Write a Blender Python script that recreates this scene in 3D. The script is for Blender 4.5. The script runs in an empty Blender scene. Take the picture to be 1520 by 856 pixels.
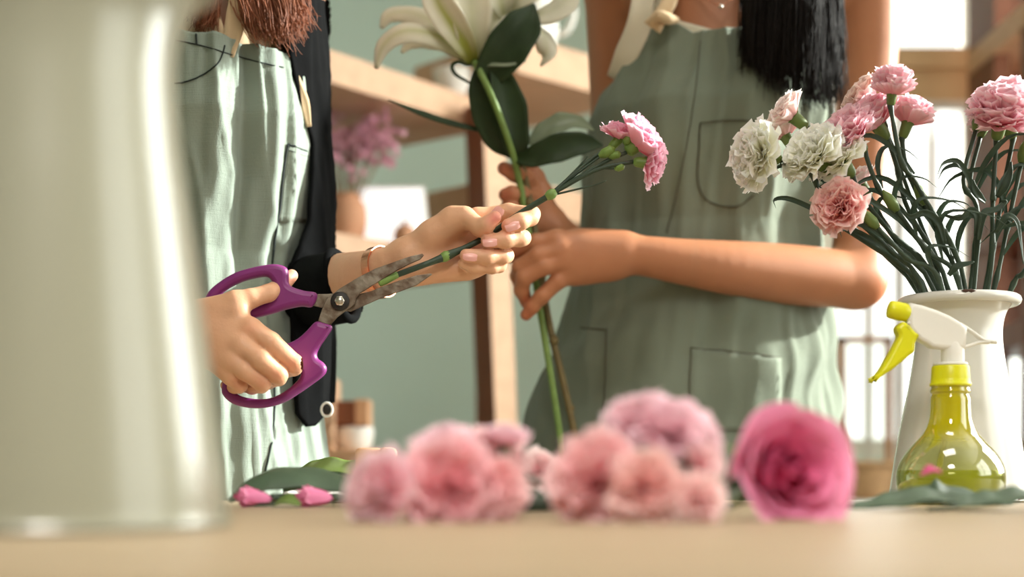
import bpy, math, random
import numpy as np
from mathutils import Vector, Matrix, noise
random.seed(7); np.random.seed(7)
C = bpy.context.scene
COL = C.collection
F = 2111.0; CX = 760.0; HY = 709.0
TZ = 0.85; ZC = TZ + 0.019            # table top, camera height
def P(px, py, d): return np.array([(px-CX)/F*d, d, ZC+(HY-py)/F*d])
def S(px, d): return px/F*d
def ZY(py, d): return ZC+(HY-py)/F*d
def lin(c):
    o = []
    for v in c:
        v /= 255.0
        o.append(v/12.92 if v <= 0.04045 else ((v+0.055)/1.055)**2.4)
    return (o[0], o[1], o[2], 1.0)

# ------------------------------------------------------------------ materials
def mat(name, rgb, rough=0.6, var=0.0, vscale=20, bump=0.0, bscale=200, spec=0.4, sss=0.0, metal=0.0,
        trans=0.0, attr=None, coat=0.0, sheen=0.0, stretch=None, rgb2=None, sssr=None):
    m = bpy.data.materials.new(name); m.use_nodes = True
    nt = m.node_tree; N = nt.nodes; L = nt.links
    b = N['Principled BSDF']; out = N['Material Output']
    b.inputs['Roughness'].default_value = rough
    b.inputs['Specular IOR Level'].default_value = spec
    b.inputs['Metallic'].default_value = metal
    b.inputs['Coat Weight'].default_value = coat
    b.inputs['Sheen Weight'].default_value = sheen
    if sss:
        b.inputs['Subsurface Weight'].default_value = sss
        b.inputs['Subsurface Scale'].default_value = 0.006
        b.inputs['Subsurface Radius'].default_value = sssr or (1.0, 0.35, 0.2)
    b.inputs['Base Color'].default_value = lin(rgb)
    src = None
    tc = N.new('ShaderNodeTexCoord')
    vec = tc.outputs['Object']
    if stretch:
        mp = N.new('ShaderNodeMapping'); mp.inputs['Scale'].default_value = stretch
        L.new(vec, mp.inputs['Vector']); vec = mp.outputs['Vector']
    if attr:
        a = N.new('ShaderNodeAttribute'); a.attribute_name = attr; src = a.outputs['Color']
    if var or rgb2:
        nz = N.new('ShaderNodeTexNoise'); nz.inputs['Scale'].default_value = vscale; nz.inputs['Detail'].default_value = 5
        L.new(vec, nz.inputs['Vector'])
        mx = N.new('ShaderNodeMix'); mx.data_type = 'RGBA'
        if rgb2:
            cr = N.new('ShaderNodeValToRGB'); cr.color_ramp.elements[0].position = 0.38; cr.color_ramp.elements[1].position = 0.62
            L.new(nz.outputs['Fac'], cr.inputs['Fac'])
            mx.inputs['A'].default_value = lin(rgb); mx.inputs['B'].default_value = lin(rgb2)
            L.new(cr.outputs['Color'], mx.inputs['Factor'])
        else:
            mx.blend_type = 'MULTIPLY'; mx.inputs['Factor'].default_value = 1.0
            mr = N.new('ShaderNodeMapRange'); mr.inputs['From Min'].default_value = 0.3; mr.inputs['From Max'].default_value = 0.7
            mr.inputs['To Min'].default_value = 1-var; mr.inputs['To Max'].default_value = 1+var*0.5
            L.new(nz.outputs['Fac'], mr.inputs['Value'])
            if src: L.new(src, mx.inputs['A'])
            else: mx.inputs['A'].default_value = lin(rgb)
            L.new(mr.outputs['Result'], mx.inputs['B'])
        src = mx.outputs['Result']
    if src: L.new(src, b.inputs['Base Color'])
    if bump:
        nb = N.new('ShaderNodeTexNoise'); nb.inputs['Scale'].default_value = bscale; nb.inputs['Detail'].default_value = 4
        L.new(vec, nb.inputs['Vector'])
        bp = N.new('ShaderNodeBump'); bp.inputs['Strength'].default_value = bump; bp.inputs['Distance'].default_value = 0.001
        L.new(nb.outputs['Fac'], bp.inputs['Height']); L.new(bp.outputs['Normal'], b.inputs['Normal'])
    if trans:
        tr = N.new('ShaderNodeBsdfTranslucent'); ms = N.new('ShaderNodeMixShader'); ms.inputs['Fac'].default_value = trans
        if src: L.new(src, tr.inputs['Color'])
        else: tr.inputs['Color'].default_value = lin(rgb)
        L.new(b.outputs['BSDF'], ms.inputs[1]); L.new(tr.outputs['BSDF'], ms.inputs[2]); L.new(ms.outputs['Shader'], out.inputs['Surface'])
    return m
def clear(name, rgb, body=0.0, bodyrgb=None, gloss=0.12):
    """thin clear plastic / glass: tinted see-through with a fresnel gloss, optional cloudy body"""
    m = bpy.data.materials.new(name); m.use_nodes = True
    nt = m.node_tree; N = nt.nodes; L = nt.links
    N.remove(N['Principled BSDF']); out = N['Material Output']
    t = N.new('ShaderNodeBsdfTransparent'); t.inputs['Color'].default_value = lin(rgb)
    g = N.new('ShaderNodeBsdfGlossy'); g.inputs['Roughness'].default_value = 0.04
    lw = N.new('ShaderNodeLayerWeight'); lw.inputs['Blend'].default_value = 0.35
    mr = N.new('ShaderNodeMapRange'); mr.inputs['To Min'].default_value = gloss*0.4; mr.inputs['To Max'].default_value = min(1, gloss*5)
    L.new(lw.outputs['Facing'], mr.inputs['Value'])
    first = t.outputs['BSDF']
    if body:
        d = N.new('ShaderNodeBsdfDiffuse'); d.inputs['Color'].default_value = lin(bodyrgb or rgb)
        tl = N.new('ShaderNodeBsdfTranslucent'); tl.inputs['Color'].default_value = lin(bodyrgb or rgb)
        m0 = N.new('ShaderNodeMixShader'); L.new(d.outputs['BSDF'], m0.inputs[1]); L.new(tl.outputs['BSDF'], m0.inputs[2])
        m1 = N.new('ShaderNodeMixShader'); m1.inputs['Fac'].default_value = body
        L.new(first, m1.inputs[1]); L.new(m0.outputs['Shader'], m1.inputs[2]); first = m1.outputs['Shader']
    m2 = N.new('ShaderNodeMixShader'); L.new(mr.outputs['Result'], m2.inputs['Fac'])
    L.new(first, m2.inputs[1]); L.new(g.outputs['BSDF'], m2.inputs[2]); L.new(m2.outputs['Shader'], out.inputs['Surface'])
    return m
def cloth(name, rgb, var=0.12, weave=0.35):
    m = mat(name, rgb, 0.9, var, 9, 0, spec=0.1, sheen=0.15)
    N = m.node_tree.nodes; L = m.node_tree.links; b = N['Principled BSDF']
    tc = N.new('ShaderNodeTexCoord')
    w1 = N.new('ShaderNodeTexNoise'); w2 = N.new('ShaderNodeTexNoise')
    hs = []
    for sc in ((60, 60, 1500), (1500, 1500, 60)):
        mp = N.new('ShaderNodeMapping'); mp.inputs['Scale'].default_value = sc
        nz = N.new('ShaderNodeTexNoise'); nz.inputs['Scale'].default_value = 1.0; nz.inputs['Detail'].default_value = 2
        L.new(tc.outputs['Object'], mp.inputs['Vector']); L.new(mp.outputs['Vector'], nz.inputs['Vector']); hs.append(nz)
    N.remove(w1); N.remove(w2)
    ad = N.new('ShaderNodeMath'); ad.operation = 'ADD'
    L.new(hs[0].outputs['Fac'], ad.inputs[0]); L.new(hs[1].outputs['Fac'], ad.inputs[1])
    bp = N.new('ShaderNodeBump'); bp.inputs['Strength'].default_value = weave; bp.inputs['Distance'].default_value = 0.0008
    L.new(ad.outputs[0], bp.inputs['Height']); L.new(bp.outputs['Normal'], b.inputs['Normal'])
    return m

M = {}
M['table'] = mat('table_wood', (166,146,118), 0.45, 0.16, 3.0, 0.15, 60, stretch=(2,14,14), spec=0.35)
M['wall'] = mat('wall_paint', (204,224,214), 0.85, 0.05, 3)
M['wall2'] = mat('wall_plaster', (205,196,180), 0.85, 0.05, 3)
M['floor'] = mat('floor_concrete', (150,138,122), 0.7, 0.12, 3)
M['ceil'] = mat('ceiling_paint', (225,220,210), 0.9)
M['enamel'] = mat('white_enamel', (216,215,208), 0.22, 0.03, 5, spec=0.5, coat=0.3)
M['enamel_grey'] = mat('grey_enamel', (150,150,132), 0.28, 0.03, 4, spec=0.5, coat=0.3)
M['chip'] = mat('enamel_chip', (70,48,36), 0.8)
M['purple'] = mat('purple_plastic', (124,42,112), 0.42, 0.06, 40, 0.05, 500, spec=0.45)
M['blade'] = mat('worn_steel', (140,130,116), 0.42, 0, 90, 0.25, 300, metal=0.8, rgb2=(98,80,66), stretch=(1,1,1))
M['steel'] = mat('bright_steel', (205,200,190), 0.25, metal=1.0)
M['washer'] = mat('dark_washer', (45,42,40), 0.5, metal=0.4)
M['apron'] = cloth('sage_linen', (150,163,152), 0.1, 0.45)
M['apron_shaded'] = cloth('sage_linen_shaded', (122,131,116), 0.1, 0.35)  # same sage cloth, darkened: shade on this apron is put into the colour
M['seam'] = mat('dark_thread', (34,42,42), 0.8)
M['seam2'] = mat('brown_thread', (84,84,68), 0.8)
M['black_knit'] = mat('black_knit', (13,14,15), 0.95, 0.25, 60, 0.5, 900, spec=0.06)
M['beige'] = cloth('beige_cotton', (222,196,160), 0.05, 0.2)
M['cream'] = cloth('cream_cotton', (224,216,196), 0.04, 0.2)
M['skin'] = mat('fair_skin', (226,176,142), 0.46, 0.06, 60, 0.2, 420, spec=0.35, sss=0.12, attr='tint')
M['nail'] = mat('nail', (232,170,160), 0.25, spec=0.5)
M['skin2'] = mat('tan_skin', (190,126,86), 0.42, 0.05, 40, 0.12, 500, spec=0.35, sss=0.1, attr='tint')
M['hair_red'] = mat('auburn_hair', (146,86,56), 0.5, 0.25, 30, spec=0.4)
M['hair_dark'] = mat('dark_hair', (24,18,15), 0.6, 0.2, 30, spec=0.15)
M['denim'] = mat('dark_denim', (60,66,78), 0.9, 0.1, 30)
M['shoe'] = mat('shoe_leather', (54,44,38), 0.5)
M['rosegold'] = mat('rose_gold', (222,150,118), 0.22, metal=1.0)
M['petal'] = mat('petal', (240,180,195), 0.6, 0.04, 90, spec=0.1, trans=0.36, attr='tint')
M['rosepetal'] = mat('rose_petal', (205,80,130), 0.5, 0.08, 50, spec=0.25, trans=0.2, attr='tint')
M['lilypetal'] = mat('lily_petal', (232,230,212), 0.55, 0.04, 60, spec=0.25, trans=0.3, attr='tint')
M['calyx'] = mat('calyx_green', (98,118,58), 0.45, 0.2, 90, spec=0.4)
M['bud'] = mat('bud_green', (112,142,68), 0.45, 0.15, 90, spec=0.4)
M['stem'] = mat('stem_green', (54,70,54), 0.5, 0.2, 60, spec=0.4)
M['stem_light'] = mat('stem_light_green', (120,150,78), 0.45, 0.2, 60, spec=0.4)
M['stem_brown'] = mat('stem_brown_green', (118,104,66), 0.55, 0.25, 50)
M['leaf'] = mat('leaf_green', (54,72,56), 0.5, 0.2, 40, spec=0.45, trans=0.12)
M['lilyleaf'] = mat('lily_leaf_green', (44,62,34), 0.5, 0.25, 30, spec=0.3, trans=0.12)
M['litleaf'] = mat('lit_leaf_grey_green', (128,140,112), 0.4, 0.15, 30, spec=0.5, trans=0.12)  # lily leaf catching light, its grey brightness put into the colour
M['roseleaf'] = mat('rose_leaf_green', (72,92,70), 0.5, 0.25, 40, 0.3, 150, spec=0.4, trans=0.1)
M['yellow'] = mat('yellow_plastic', (218,216,22), 0.35, spec=0.45, sss=0.1)
M['white_plastic'] = mat('white_plastic', (232,230,222), 0.35, spec=0.45)
M['bottle'] = clear('clear_bottle_plastic', (240,242,206), 0.05, (224,226,120), 0.13)
M['bottle_neck'] = M['bottle']
def neck_tint(m, z0, z1, c):
    N = m.node_tree.nodes; L = m.node_tree.links
    tc = N.new('ShaderNodeTexCoord'); sp = N.new('ShaderNodeSeparateXYZ'); mr = N.new('ShaderNodeMapRange')
    mr.interpolation_type = 'SMOOTHSTEP'; mr.inputs['From Min'].default_value = z0; mr.inputs['From Max'].default_value = z1
    L.new(tc.outputs['Object'], sp.inputs[0]); L.new(sp.outputs['Z'], mr.inputs['Value'])
    for n in list(N):
        if n.type in ('BSDF_TRANSPARENT', 'BSDF_DIFFUSE', 'BSDF_TRANSLUCENT'):
            mx = N.new('ShaderNodeMix'); mx.data_type = 'RGBA'; mx.inputs['A'].default_value = n.inputs['Color'].default_value[:]; mx.inputs['B'].default_value = lin(c)
            L.new(mr.outputs['Result'], mx.inputs['Factor']); L.new(mx.outputs['Result'], n.inputs['Color'])
        if n.type == 'MIX_SHADER' and not n.inputs['Fac'].is_linked and abs(n.inputs['Fac'].default_value-.05) < .001:
            m2 = N.new('ShaderNodeMapRange'); m2.inputs['To Min'].default_value = .05; m2.inputs['To Max'].default_value = .6
            L.new(mr.outputs['Result'], m2.inputs['Value']); L.new(m2.outputs['Result'], n.inputs['Fac'])
M['liquid'] = clear('yellow_liquid', (216,220,84), 0.34, (214,216,84), 0.06)
M['tube'] = clear('clear_tube', (238,234,190), 0.3, (235,230,170), 0.1)
M['pane'] = clear('window_glass', (250,252,250), 0.0, None, 0.05)
M['wood_light'] = mat('pine_wood', (206,168,136), 0.55, 0.12, 3, stretch=(2,12,12))
M['wood_dark'] = mat('walnut_and_shaded_pine', (124,74,48), 0.5, 0.2, 4, stretch=(12,12,2))
M['wood_shelf'] = mat('oak_wood', (208,162,124), 0.5, 0.12, 3, stretch=(2,12,12))
M['card'] = mat('cardboard', (226,194,152), 0.85, 0.08, 12)
M['wicker'] = mat('wicker', (206,168,126), 0.8, 0.25, 60, 0.8, 120)
M['white'] = mat('white_ceramic', (236,234,228), 0.3, spec=0.5)
M['paper'] = mat('white_paper', (232,230,224), 0.9)
M['black'] = mat('black_plastic', (40,38,36), 0.5)
M['dried'] = mat('dried_pink', (226,178,194), 0.9, 0.2, 60, trans=0.2)
M['dstem'] = mat('dried_stem', (142,120,92), 0.9)
M['clay'] = mat('clay', (190,140,108), 0.8, 0.1, 20)
M['frame'] = mat('window_frame_paint', (226,222,212), 0.5)
def emis(name, rgb, s):
    m = bpy.data.materials.new(name); m.use_nodes = True
    b = m.node_tree.nodes['Principled BSDF']
    b.inputs['Base Color'].default_value = lin(rgb); b.inputs['Emission Color'].default_value = lin(rgb); b.inputs['Emission Strength'].default_value = s
    return m
M['screen'] = emis('tablet_screen', (236,238,240), 0.9)
M['screen_dark'] = emis('tablet_picture', (150,126,114), 0.5)

# ------------------------------------------------------------------ object helpers
ORG = {}
def uname(name): return name
def thing(name, label, cat, loc, group=None):
    o = bpy.data.objects.new(name, None); COL.objects.link(o)
    o.location = tuple(float(v) for v in loc); o.empty_display_size = 0.02
    o['label'] = label; o['category'] = cat
    if group: o['group'] = group
    ORG[o.name] = np.array(loc, float)
    return o
def tag(o, label, cat, group=None):
    o['label'] = label; o['category'] = cat
    if group: o['group'] = group
    return o
def obj(name, V, Fc, m, parent=None, smooth=True, mi=None, tint=None, label=None, solid=0.0, sub=0, origin=None):
    V = np.asarray(V, dtype=np.float64)
    off = np.zeros(3)
    if parent is not None: off = ORG[parent.name]
    elif origin is not None: off = np.array(origin, float)
    me = bpy.data.meshes.new(name)
    me.from_pydata((V-off).tolist(), [], [tuple(int(i) for i in f) for f in Fc])
    ms = m if isinstance(m, (list, tuple)) else [m]
    for x in ms: me.materials.append(x)
    if mi is not None: me.polygons.foreach_set('material_index', np.asarray(mi, dtype=np.int32))
    me.polygons.foreach_set('use_smooth', np.full(len(me.polygons), smooth))
    if tint is not None:
        at = me.color_attributes.new('tint', 'FLOAT_COLOR', 'POINT')
        t = np.ones((len(V), 4), np.float32); t[:, :3] = tint
        at.data.foreach_set('color', t.ravel())
    me.validate(); me.update()
    o = bpy.data.objects.new(name, me); COL.objects.link(o)
    if parent is not None: o.parent = parent; ORG[o.name] = off
    else: o.location = tuple(off); ORG[o.name] = off
    if label: o['label'] = label
    if solid:
        md = o.modifiers.new('thick', 'SOLIDIFY'); md.thickness = solid; md.offset = 0
    if sub:
        md = o.modifiers.new('sub', 'SUBSURF'); md.levels = sub; md.render_levels = sub
    return o
def struct(o): o['kind'] = 'structure'; return o
def merge(parts):
    V = []; Fc = []; n = 0
    for v, f in parts:
        v = np.asarray(v); V.append(v); Fc += [tuple(i+n for i in q) for q in f]; n += len(v)
    return np.concatenate(V), Fc
def cr(points, n):
    """Catmull-Rom resample"""
    p = np.asarray(points, float)
    if len(p) == 2: return np.linspace(p[0], p[1], n)
    p = np.vstack([2*p[0]-p[1], p, 2*p[-1]-p[-2]])
    k = len(p)-3; out = []
    for t in np.linspace(0, k, n):
        i = min(int(t), k-1); u = t-i
        a, b, c, d = p[i:i+4]
        out.append(0.5*((2*b)+(-a+c)*u+(2*a-5*b+4*c-d)*u*u+(-a+3*b-3*c+d)*u**3))
    return np.array(out)
def nrm(v): v = np.asarray(v, float); return v/(np.linalg.norm(v)+1e-12)
def tube(pts, rad, ns=8, flat=1.0, nhint=None):
    pts = np.asarray(pts, float); n = len(pts)
    rad = np.broadcast_to(np.asarray(rad, float), (n,)) if np.ndim(rad) == 0 or len(np.atleast_1d(rad)) == n else np.interp(np.linspace(0,1,n), np.linspace(0,1,len(rad)), rad)
    T = np.gradient(pts, axis=0); T /= np.linalg.norm(T, axis=1)[:, None]+1e-12
    h = np.array(nhint, float) if nhint is not None else (np.array([0,-1.0,0]) if abs(T[0][1]) < 0.8 else np.array([1.0,0,0]))
    V = []; prev = h
    for i in range(n):
        u = nrm(prev-T[i]*np.dot(prev, T[i])); prev = u; w = np.cross(T[i], u)
        for k in range(ns):
            a = 2*math.pi*k/ns
            V.append(pts[i]+rad[i]*(math.cos(a)*u*flat+math.sin(a)*w))
    Fc = []
    for i in range(n-1):
        for k in range(ns):
            a = i*ns+k; b = i*ns+(k+1) % ns
            Fc.append((a, b, b+ns, a+ns))
    Fc.append(tuple(range(ns))[::-1]); Fc.append(tuple((n-1)*ns+k for k in range(ns)))
    return np.array(V), Fc
def lathe(prof, c, ns=48, closed=False):
    """prof: (r, z) pairs, c: centre (x, y, 0)"""
    V = []; Fc = []; n = len(prof)
    for r, z in prof:
        for k in range(ns):
            a = 2*math.pi*k/ns
            V.append((c[0]+r*math.cos(a), c[1]+r*math.sin(a), c[2]+z))
    for i in range(n-1):
        for k in range(ns):
            a = i*ns+k; b = i*ns+(k+1) % ns
            Fc.append((a, b, b+ns, a+ns))
    if closed:
        for k in range(ns):
            a = (n-1)*ns+k; b = (n-1)*ns+(k+1) % ns
            Fc.append((a, b, (k+1) % ns, k))
    else:
        Fc.append(tuple(range(ns))[::-1]); Fc.append(tuple((n-1)*ns+k for k in range(ns)))
    return np.array(V), Fc
def smooth_prof(prof, n):
    return [tuple(p) for p in cr(np.array(prof), n)]
def box(lo, hi, rot=0.0, piv=None, bev=0.0):
    x0, y0, z0 = lo; x1, y1, z1 = hi
    if bev <= 0:
        V = np.array([(x,y,z) for z in (z0,z1) for y in (y0,y1) for x in (x0,x1)], float)
        Fc = [(0,2,3,1),(4,5,7,6),(0,1,5,4),(2,6,7,3),(0,4,6,2),(1,3,7,5)]
    else:
        import bmesh
        bm = bmesh.new(); bmesh.ops.create_cube(bm, size=1)
        for v in bm.verts:
            v.co = Vector(((x0+x1)/2+v.co.x*(x1-x0), (y0+y1)/2+v.co.y*(y1-y0), (z0+z1)/2+v.co.z*(z1-z0)))
        bmesh.ops.bevel(bm, geom=list(bm.edges), offset=bev, segments=2, affect='EDGES', profile=0.5)
        bm.verts.ensure_lookup_table(); bm.verts.index_update()
        V = np.array([v.co[:] for v in bm.verts]); Fc = [tuple(v.index for v in f.verts) for f in bm.faces]; bm.free()
    if rot:
        p = np.array(piv if piv is not None else [(x0+x1)/2,(y0+y1)/2,0])
        c, s = math.cos(rot), math.sin(rot); q = V-p
        V = np.stack([q[:,0]*c-q[:,1]*s, q[:,0]*s+q[:,1]*c, q[:,2]], 1)+p
    return V, Fc
def leafmesh(pts, hw, nh, cup=0.25, n=18, nc=7, wave=0.0, seed=0, tw=0.0):
    p = cr(pts, n); T = np.gradient(p, axis=0); T /= np.linalg.norm(T, axis=1)[:, None]+1e-12
    w = np.interp(np.linspace(0,1,n), np.linspace(0,1,len(hw)), hw)
    V = []
    for i in range(n):
        side = nrm(np.cross(T[i], nh)); nn = nrm(np.cross(side, T[i]))
        if tw:
            a = tw*i/(n-1); side, nn = side*math.cos(a)+nn*math.sin(a), nn*math.cos(a)-side*math.sin(a)
        for k in range(nc):
            v = -1+2*k/(nc-1)
            wv = wave*w[i]*math.sin(i*0.9+seed+v*2.0)*abs(v)
            V.append(p[i]+side*v*w[i]+nn*(cup*w[i]*v*v+wv))
    Fc = [(i*nc+k, i*nc+k+1, (i+1)*nc+k+1, (i+1)*nc+k) for i in range(n-1) for k in range(nc-1)]
    return np.array(V), Fc
def frame_to(axis, up=(0,0,1)):
    z = nrm(axis); u = np.array(up, float)
    if abs(np.dot(u, z)) > 0.95: u = np.array([1.0,0,0])
    x = nrm(np.cross(u, z)); y = np.cross(z, x)
    return np.stack([x, y, z], 1)
def extrude2d(name, splines, d, thick, bevel, m, parent, label=None, tilt=None, res=6):
    """filled closed outline(s) given in photo pixels at depth d, given real thickness and rounded edges"""
    cu = bpy.data.curves.new('outline', 'CURVE'); cu.dimensions = '2D'; cu.fill_mode = 'BOTH'
    k = 1.0/F*d
    for pts, smooth in splines:
        sp = cu.splines.new('POLY'); q = np.array(pts, float)
        if smooth:
            n = len(q); ext = np.vstack([q[-2:], q, q[:3]]); full = []
            for i in range(n):
                a, b, c2, dd = ext[i+1], ext[i+2], ext[i+3], ext[i+4]
                for u in np.linspace(0, 1, res, endpoint=False):
                    full.append(0.5*((2*b)+(-a+c2)*u+(2*a-5*b+4*c2-dd)*u*u+(-a+3*b-3*c2+dd)*u**3))
            q = np.array(full)
        sp.points.add(len(q)-1)
        for i, (x, y) in enumerate(q): sp.points[i].co = ((x-CX)*k, (HY-y)*k, 0, 1)
        sp.use_cyclic_u = True
    cu.extrude = max(thick/2-bevel, 0.0001); cu.bevel_depth = bevel; cu.bevel_resolution = 3; cu.offset = -bevel*0.9
    o = bpy.data.objects.new('tmp', cu); COL.objects.link(o)
    me = bpy.data.meshes.new_from_object(o.evaluated_get(bpy.context.evaluated_depsgraph_get()))
    V = np.array([v.co[:] for v in me.vertices]); Fc = [tuple(p.vertices) for p in me.polygons]
    bpy.data.objects.remove(o); bpy.data.meshes.remove(me); bpy.data.curves.remove(cu)
    W = np.stack([V[:,0], d-V[:,2], ZC+V[:,1]], 1)
    if tilt is not None: W[:,1] += tilt(W[:,0], W[:,2])
    return obj(name, W, Fc, m, parent, label=label)

# ------------------------------------------------------------------ signed-distance bodies
def smin(a, b, k):
    h = np.maximum(k-np.abs(a-b), 0)/k
    return np.minimum(a, b)-h*h*k*0.25
class Prim:
    def __init__(s, a, b, ra, rb, sq=None):
        s.a = np.array(a, float); s.b = np.array(b, float); s.ra = ra; s.rb = rb; s.sq = sq
        r = max(ra, rb); s.lo = np.minimum(s.a, s.b)-r; s.hi = np.maximum(s.a, s.b)+r
    def ev(s, X, Y, Z):
        a = s.a; ab = s.b-s.a; L2 = max(np.dot(ab, ab), 1e-12)
        x, y, z = X-a[0], Y-a[1], Z-a[2]
        if s.sq is not None:
            n, f = s.sq; dn = (x*n[0]+y*n[1]+z*n[2])*(1/f-1)
            x = x+n[0]*dn; y = y+n[1]*dn; z = z+n[2]*dn
        t = np.clip((x*ab[0]+y*ab[1]+z*ab[2])/L2, 0, 1)
        return np.sqrt((x-t*ab[0])**2+(y-t*ab[1])**2+(z-t*ab[2])**2)-(s.ra+(s.rb-s.ra)*t)
class Torso:
    def __init__(s, z, xc, yc, a, b):
        o = np.argsort(z); s.z, s.xc, s.yc, s.a, s.b = [np.array(v, float)[o] for v in (z, xc, yc, a, b)]
        s.lo = np.array([(s.xc-s.a).min(), (s.yc-s.b).min(), s.z[0]]); s.hi = np.array([(s.xc+s.a).max(), (s.yc+s.b).max(), s.z[-1]])
    def ev(s, X, Y, Z):
        f = lambda q: np.interp(Z, s.z, q)
        a, b = f(s.a), f(s.b)
        d = (np.sqrt(((X-f(s.xc))/a)**2+((Y-f(s.yc))/b)**2)-1)*np.minimum(a, b)
        return np.maximum(d, np.maximum(Z-s.z[-1], s.z[0]-Z))
def rc(a, b, ra, rb, sq=None):
    """tapered capsule between two (px, py, depth) points, radii in pixels"""
    return Prim(P(*a), P(*b), S(ra, a[2]), S(rb, b[2]), sq)
def chain(pts, radii, sq=None): return [rc(pts[i], pts[i+1], radii[i], radii[i+1], sq) for i in range(len(pts)-1)]
class Limb:
    """a limb that tapers smoothly along a curved line of (px, py, depth) joints"""
    def __init__(s, pts, radii, n=14, sq=None):
        q = cr(np.array([P(*p) for p in pts]), n); r = cr(np.array([[S(a, p[2]), 0, 0] for a, p in zip(radii, pts)]), n)[:, 0]
        s.pr = [Prim(q[i], q[i+1], r[i], r[i+1], sq) for i in range(n-1)]
        s.lo = np.min([p.lo for p in s.pr], 0); s.hi = np.max([p.hi for p in s.pr], 0)
    def ev(s, X, Y, Z):
        D = None
        for p in s.pr:
            v = p.ev(X, Y, Z); D = v if D is None else np.minimum(D, v)
        return D
def sdf_mesh(base, fingers, lo, hi, vox, kb=0.02, kf=0.003, kj=0.006):
    ax = [np.arange(lo[i], hi[i]+vox, vox) for i in range(3)]
    shp = tuple(len(a) for a in ax); BIG = np.float32(0.06)
    D = np.full(shp, BIG, np.float32)
    def sl(l, h, pad):
        r = []
        for i in range(3):
            i0 = max(0, int((l[i]-pad-lo[i])/vox)); i1 = min(shp[i], int((h[i]+pad-lo[i])/vox)+2)
            if i1 <= i0: return None
            r.append(slice(i0, i1))
        return tuple(r)
    def grid(s): return np.meshgrid(*(ax[i][s[i]].astype(np.float32) for i in range(3)), indexing='ij')
    for p, k in base:
        s = sl(p.lo, p.hi, k+0.006)
        if s is None: continue
        D[s] = smin(D[s], p.ev(*grid(s)).astype(np.float32), k)
    R = D.copy()
    for ch in fingers:
        l = np.min([p.lo for p in ch], 0); h = np.max([p.hi for p in ch], 0)
        s = sl(l, h, 0.012)
        if s is None: continue
        g = grid(s); Fd = None
        for p in ch:
            v = p.ev(*g).astype(np.float32); Fd = v if Fd is None else smin(Fd, v, kf)
        R[s] = np.minimum(R[s], smin(D[s], Fd, kj))
    # surface nets
    ins = R < 0
    c = np.zeros(tuple(n-1 for n in shp), np.int8)
    for dx in (0,1):
        for dy in (0,1):
            for dz in (0,1):
                c += ins[dx:shp[0]-1+dx, dy:shp[1]-1+dy, dz:shp[2]-1+dz]
    act = (c > 0) & (c < 8)
    idx = np.argwhere(act); ID = np.full(act.shape, -1, np.int64); ID[act] = np.arange(len(idx))
    acc = np.zeros((len(idx), 3)); cnt = np.zeros(len(idx))
    cor = [(x,y,z) for x in (0,1) for y in (0,1) for z in (0,1)]
    for i in range(8):
        for j in range(i+1, 8):
            df = np.abs(np.array(cor[i])-np.array(cor[j]))
            if df.sum() != 1: continue
            va = R[tuple((idx+cor[i]).T)]; vb = R[tuple((idx+cor[j]).T)]
            m = (va < 0) != (vb < 0)
            t = np.where(m, va/(va-vb+1e-20), 0)[:, None]
            pt = np.array(cor[i])+t*(np.array(cor[j])-np.array(cor[i]))
            acc += pt*m[:, None]; cnt += m
    V = (idx+acc/np.maximum(cnt, 1)[:, None])*vox+np.array(lo)
    Q = []
    for axn in range(3):
        o1, o2 = [(1,2),(2,0),(0,1)][axn]
        A = np.take(ins, range(shp[axn]-1), axn); B = np.take(ins, range(1, shp[axn]), axn)
        e = np.argwhere(A != B); fl = A[A != B]
        ok = (e[:, o1] > 0) & (e[:, o2] > 0) & (e[:, o1] < shp[o1]-1) & (e[:, o2] < shp[o2]-1)
        e = e[ok]; fl = fl[ok]
        qs = []
        for a, b in ((0,0),(-1,0),(-1,-1),(0,-1)):
            q = e.copy(); q[:, o1] += a; q[:, o2] += b; qs.append(ID[tuple(q.T)])
        q = np.stack(qs, 1); q[~fl] = q[~fl][:, ::-1]; Q.append(q)
    Q = np.concatenate(Q); Q = Q[(Q >= 0).all(1)]
    return V, Q
def join_nets(parts, boxes):
    """parts[0] is the coarse whole, the rest fine pieces that replace what lies in their boxes"""
    V, Q = parts[0]
    for (lo, hi), (v, q) in zip(boxes, parts[1:]):
        inside = ((V > np.array(lo)+0.004) & (V < np.array(hi)-0.004)).all(1)
        Q = Q[~inside[Q].all(1)]
    Vs, Qs = [V], [Q]; n = len(V)
    for v, q in parts[1:]:
        Vs.append(v); Qs.append(q+n); n += len(v)
    V = np.concatenate(Vs); Q = np.concatenate(Qs)
    used = np.unique(Q); mp = np.full(len(V), -1); mp[used] = np.arange(len(used))
    return V[used], mp[Q]
def paint(V, base, spots):
    t = np.tile(np.array(lin(base)[:3]), (len(V), 1))
    for p, r, c in spots:
        d = np.linalg.norm(V-p, axis=1); w = np.clip(1-d/r, 0, 1)[:, None]**1.2
        t = t*(1-w)+np.array(lin(c)[:3])*w
    return t
def nail(pos, axis, normal, L, W):
    """a small curved finger nail plate"""
    axis = nrm(axis); n = nrm(np.array(normal)-axis*np.dot(normal, axis)); s = np.cross(axis, n)
    V = []; Fc = []; nu, nv = 7, 7
    for i in range(nu):
        u = -1+2*i/(nu-1)
        for k in range(nv):
            v = -1+2*k/(nv-1)
            rr = (1-abs(u)**4*0.35)
            V.append(pos+axis*u*L+s*v*W*rr+n*(-0.42*W*v*v-0.10*L*u*u))
    Fc = [(i*nv+k, i*nv+k+1, (i+1)*nv+k+1, (i+1)*nv+k) for i in range(nu-1) for k in range(nv-1)]
    return np.array(V), Fc

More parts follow.
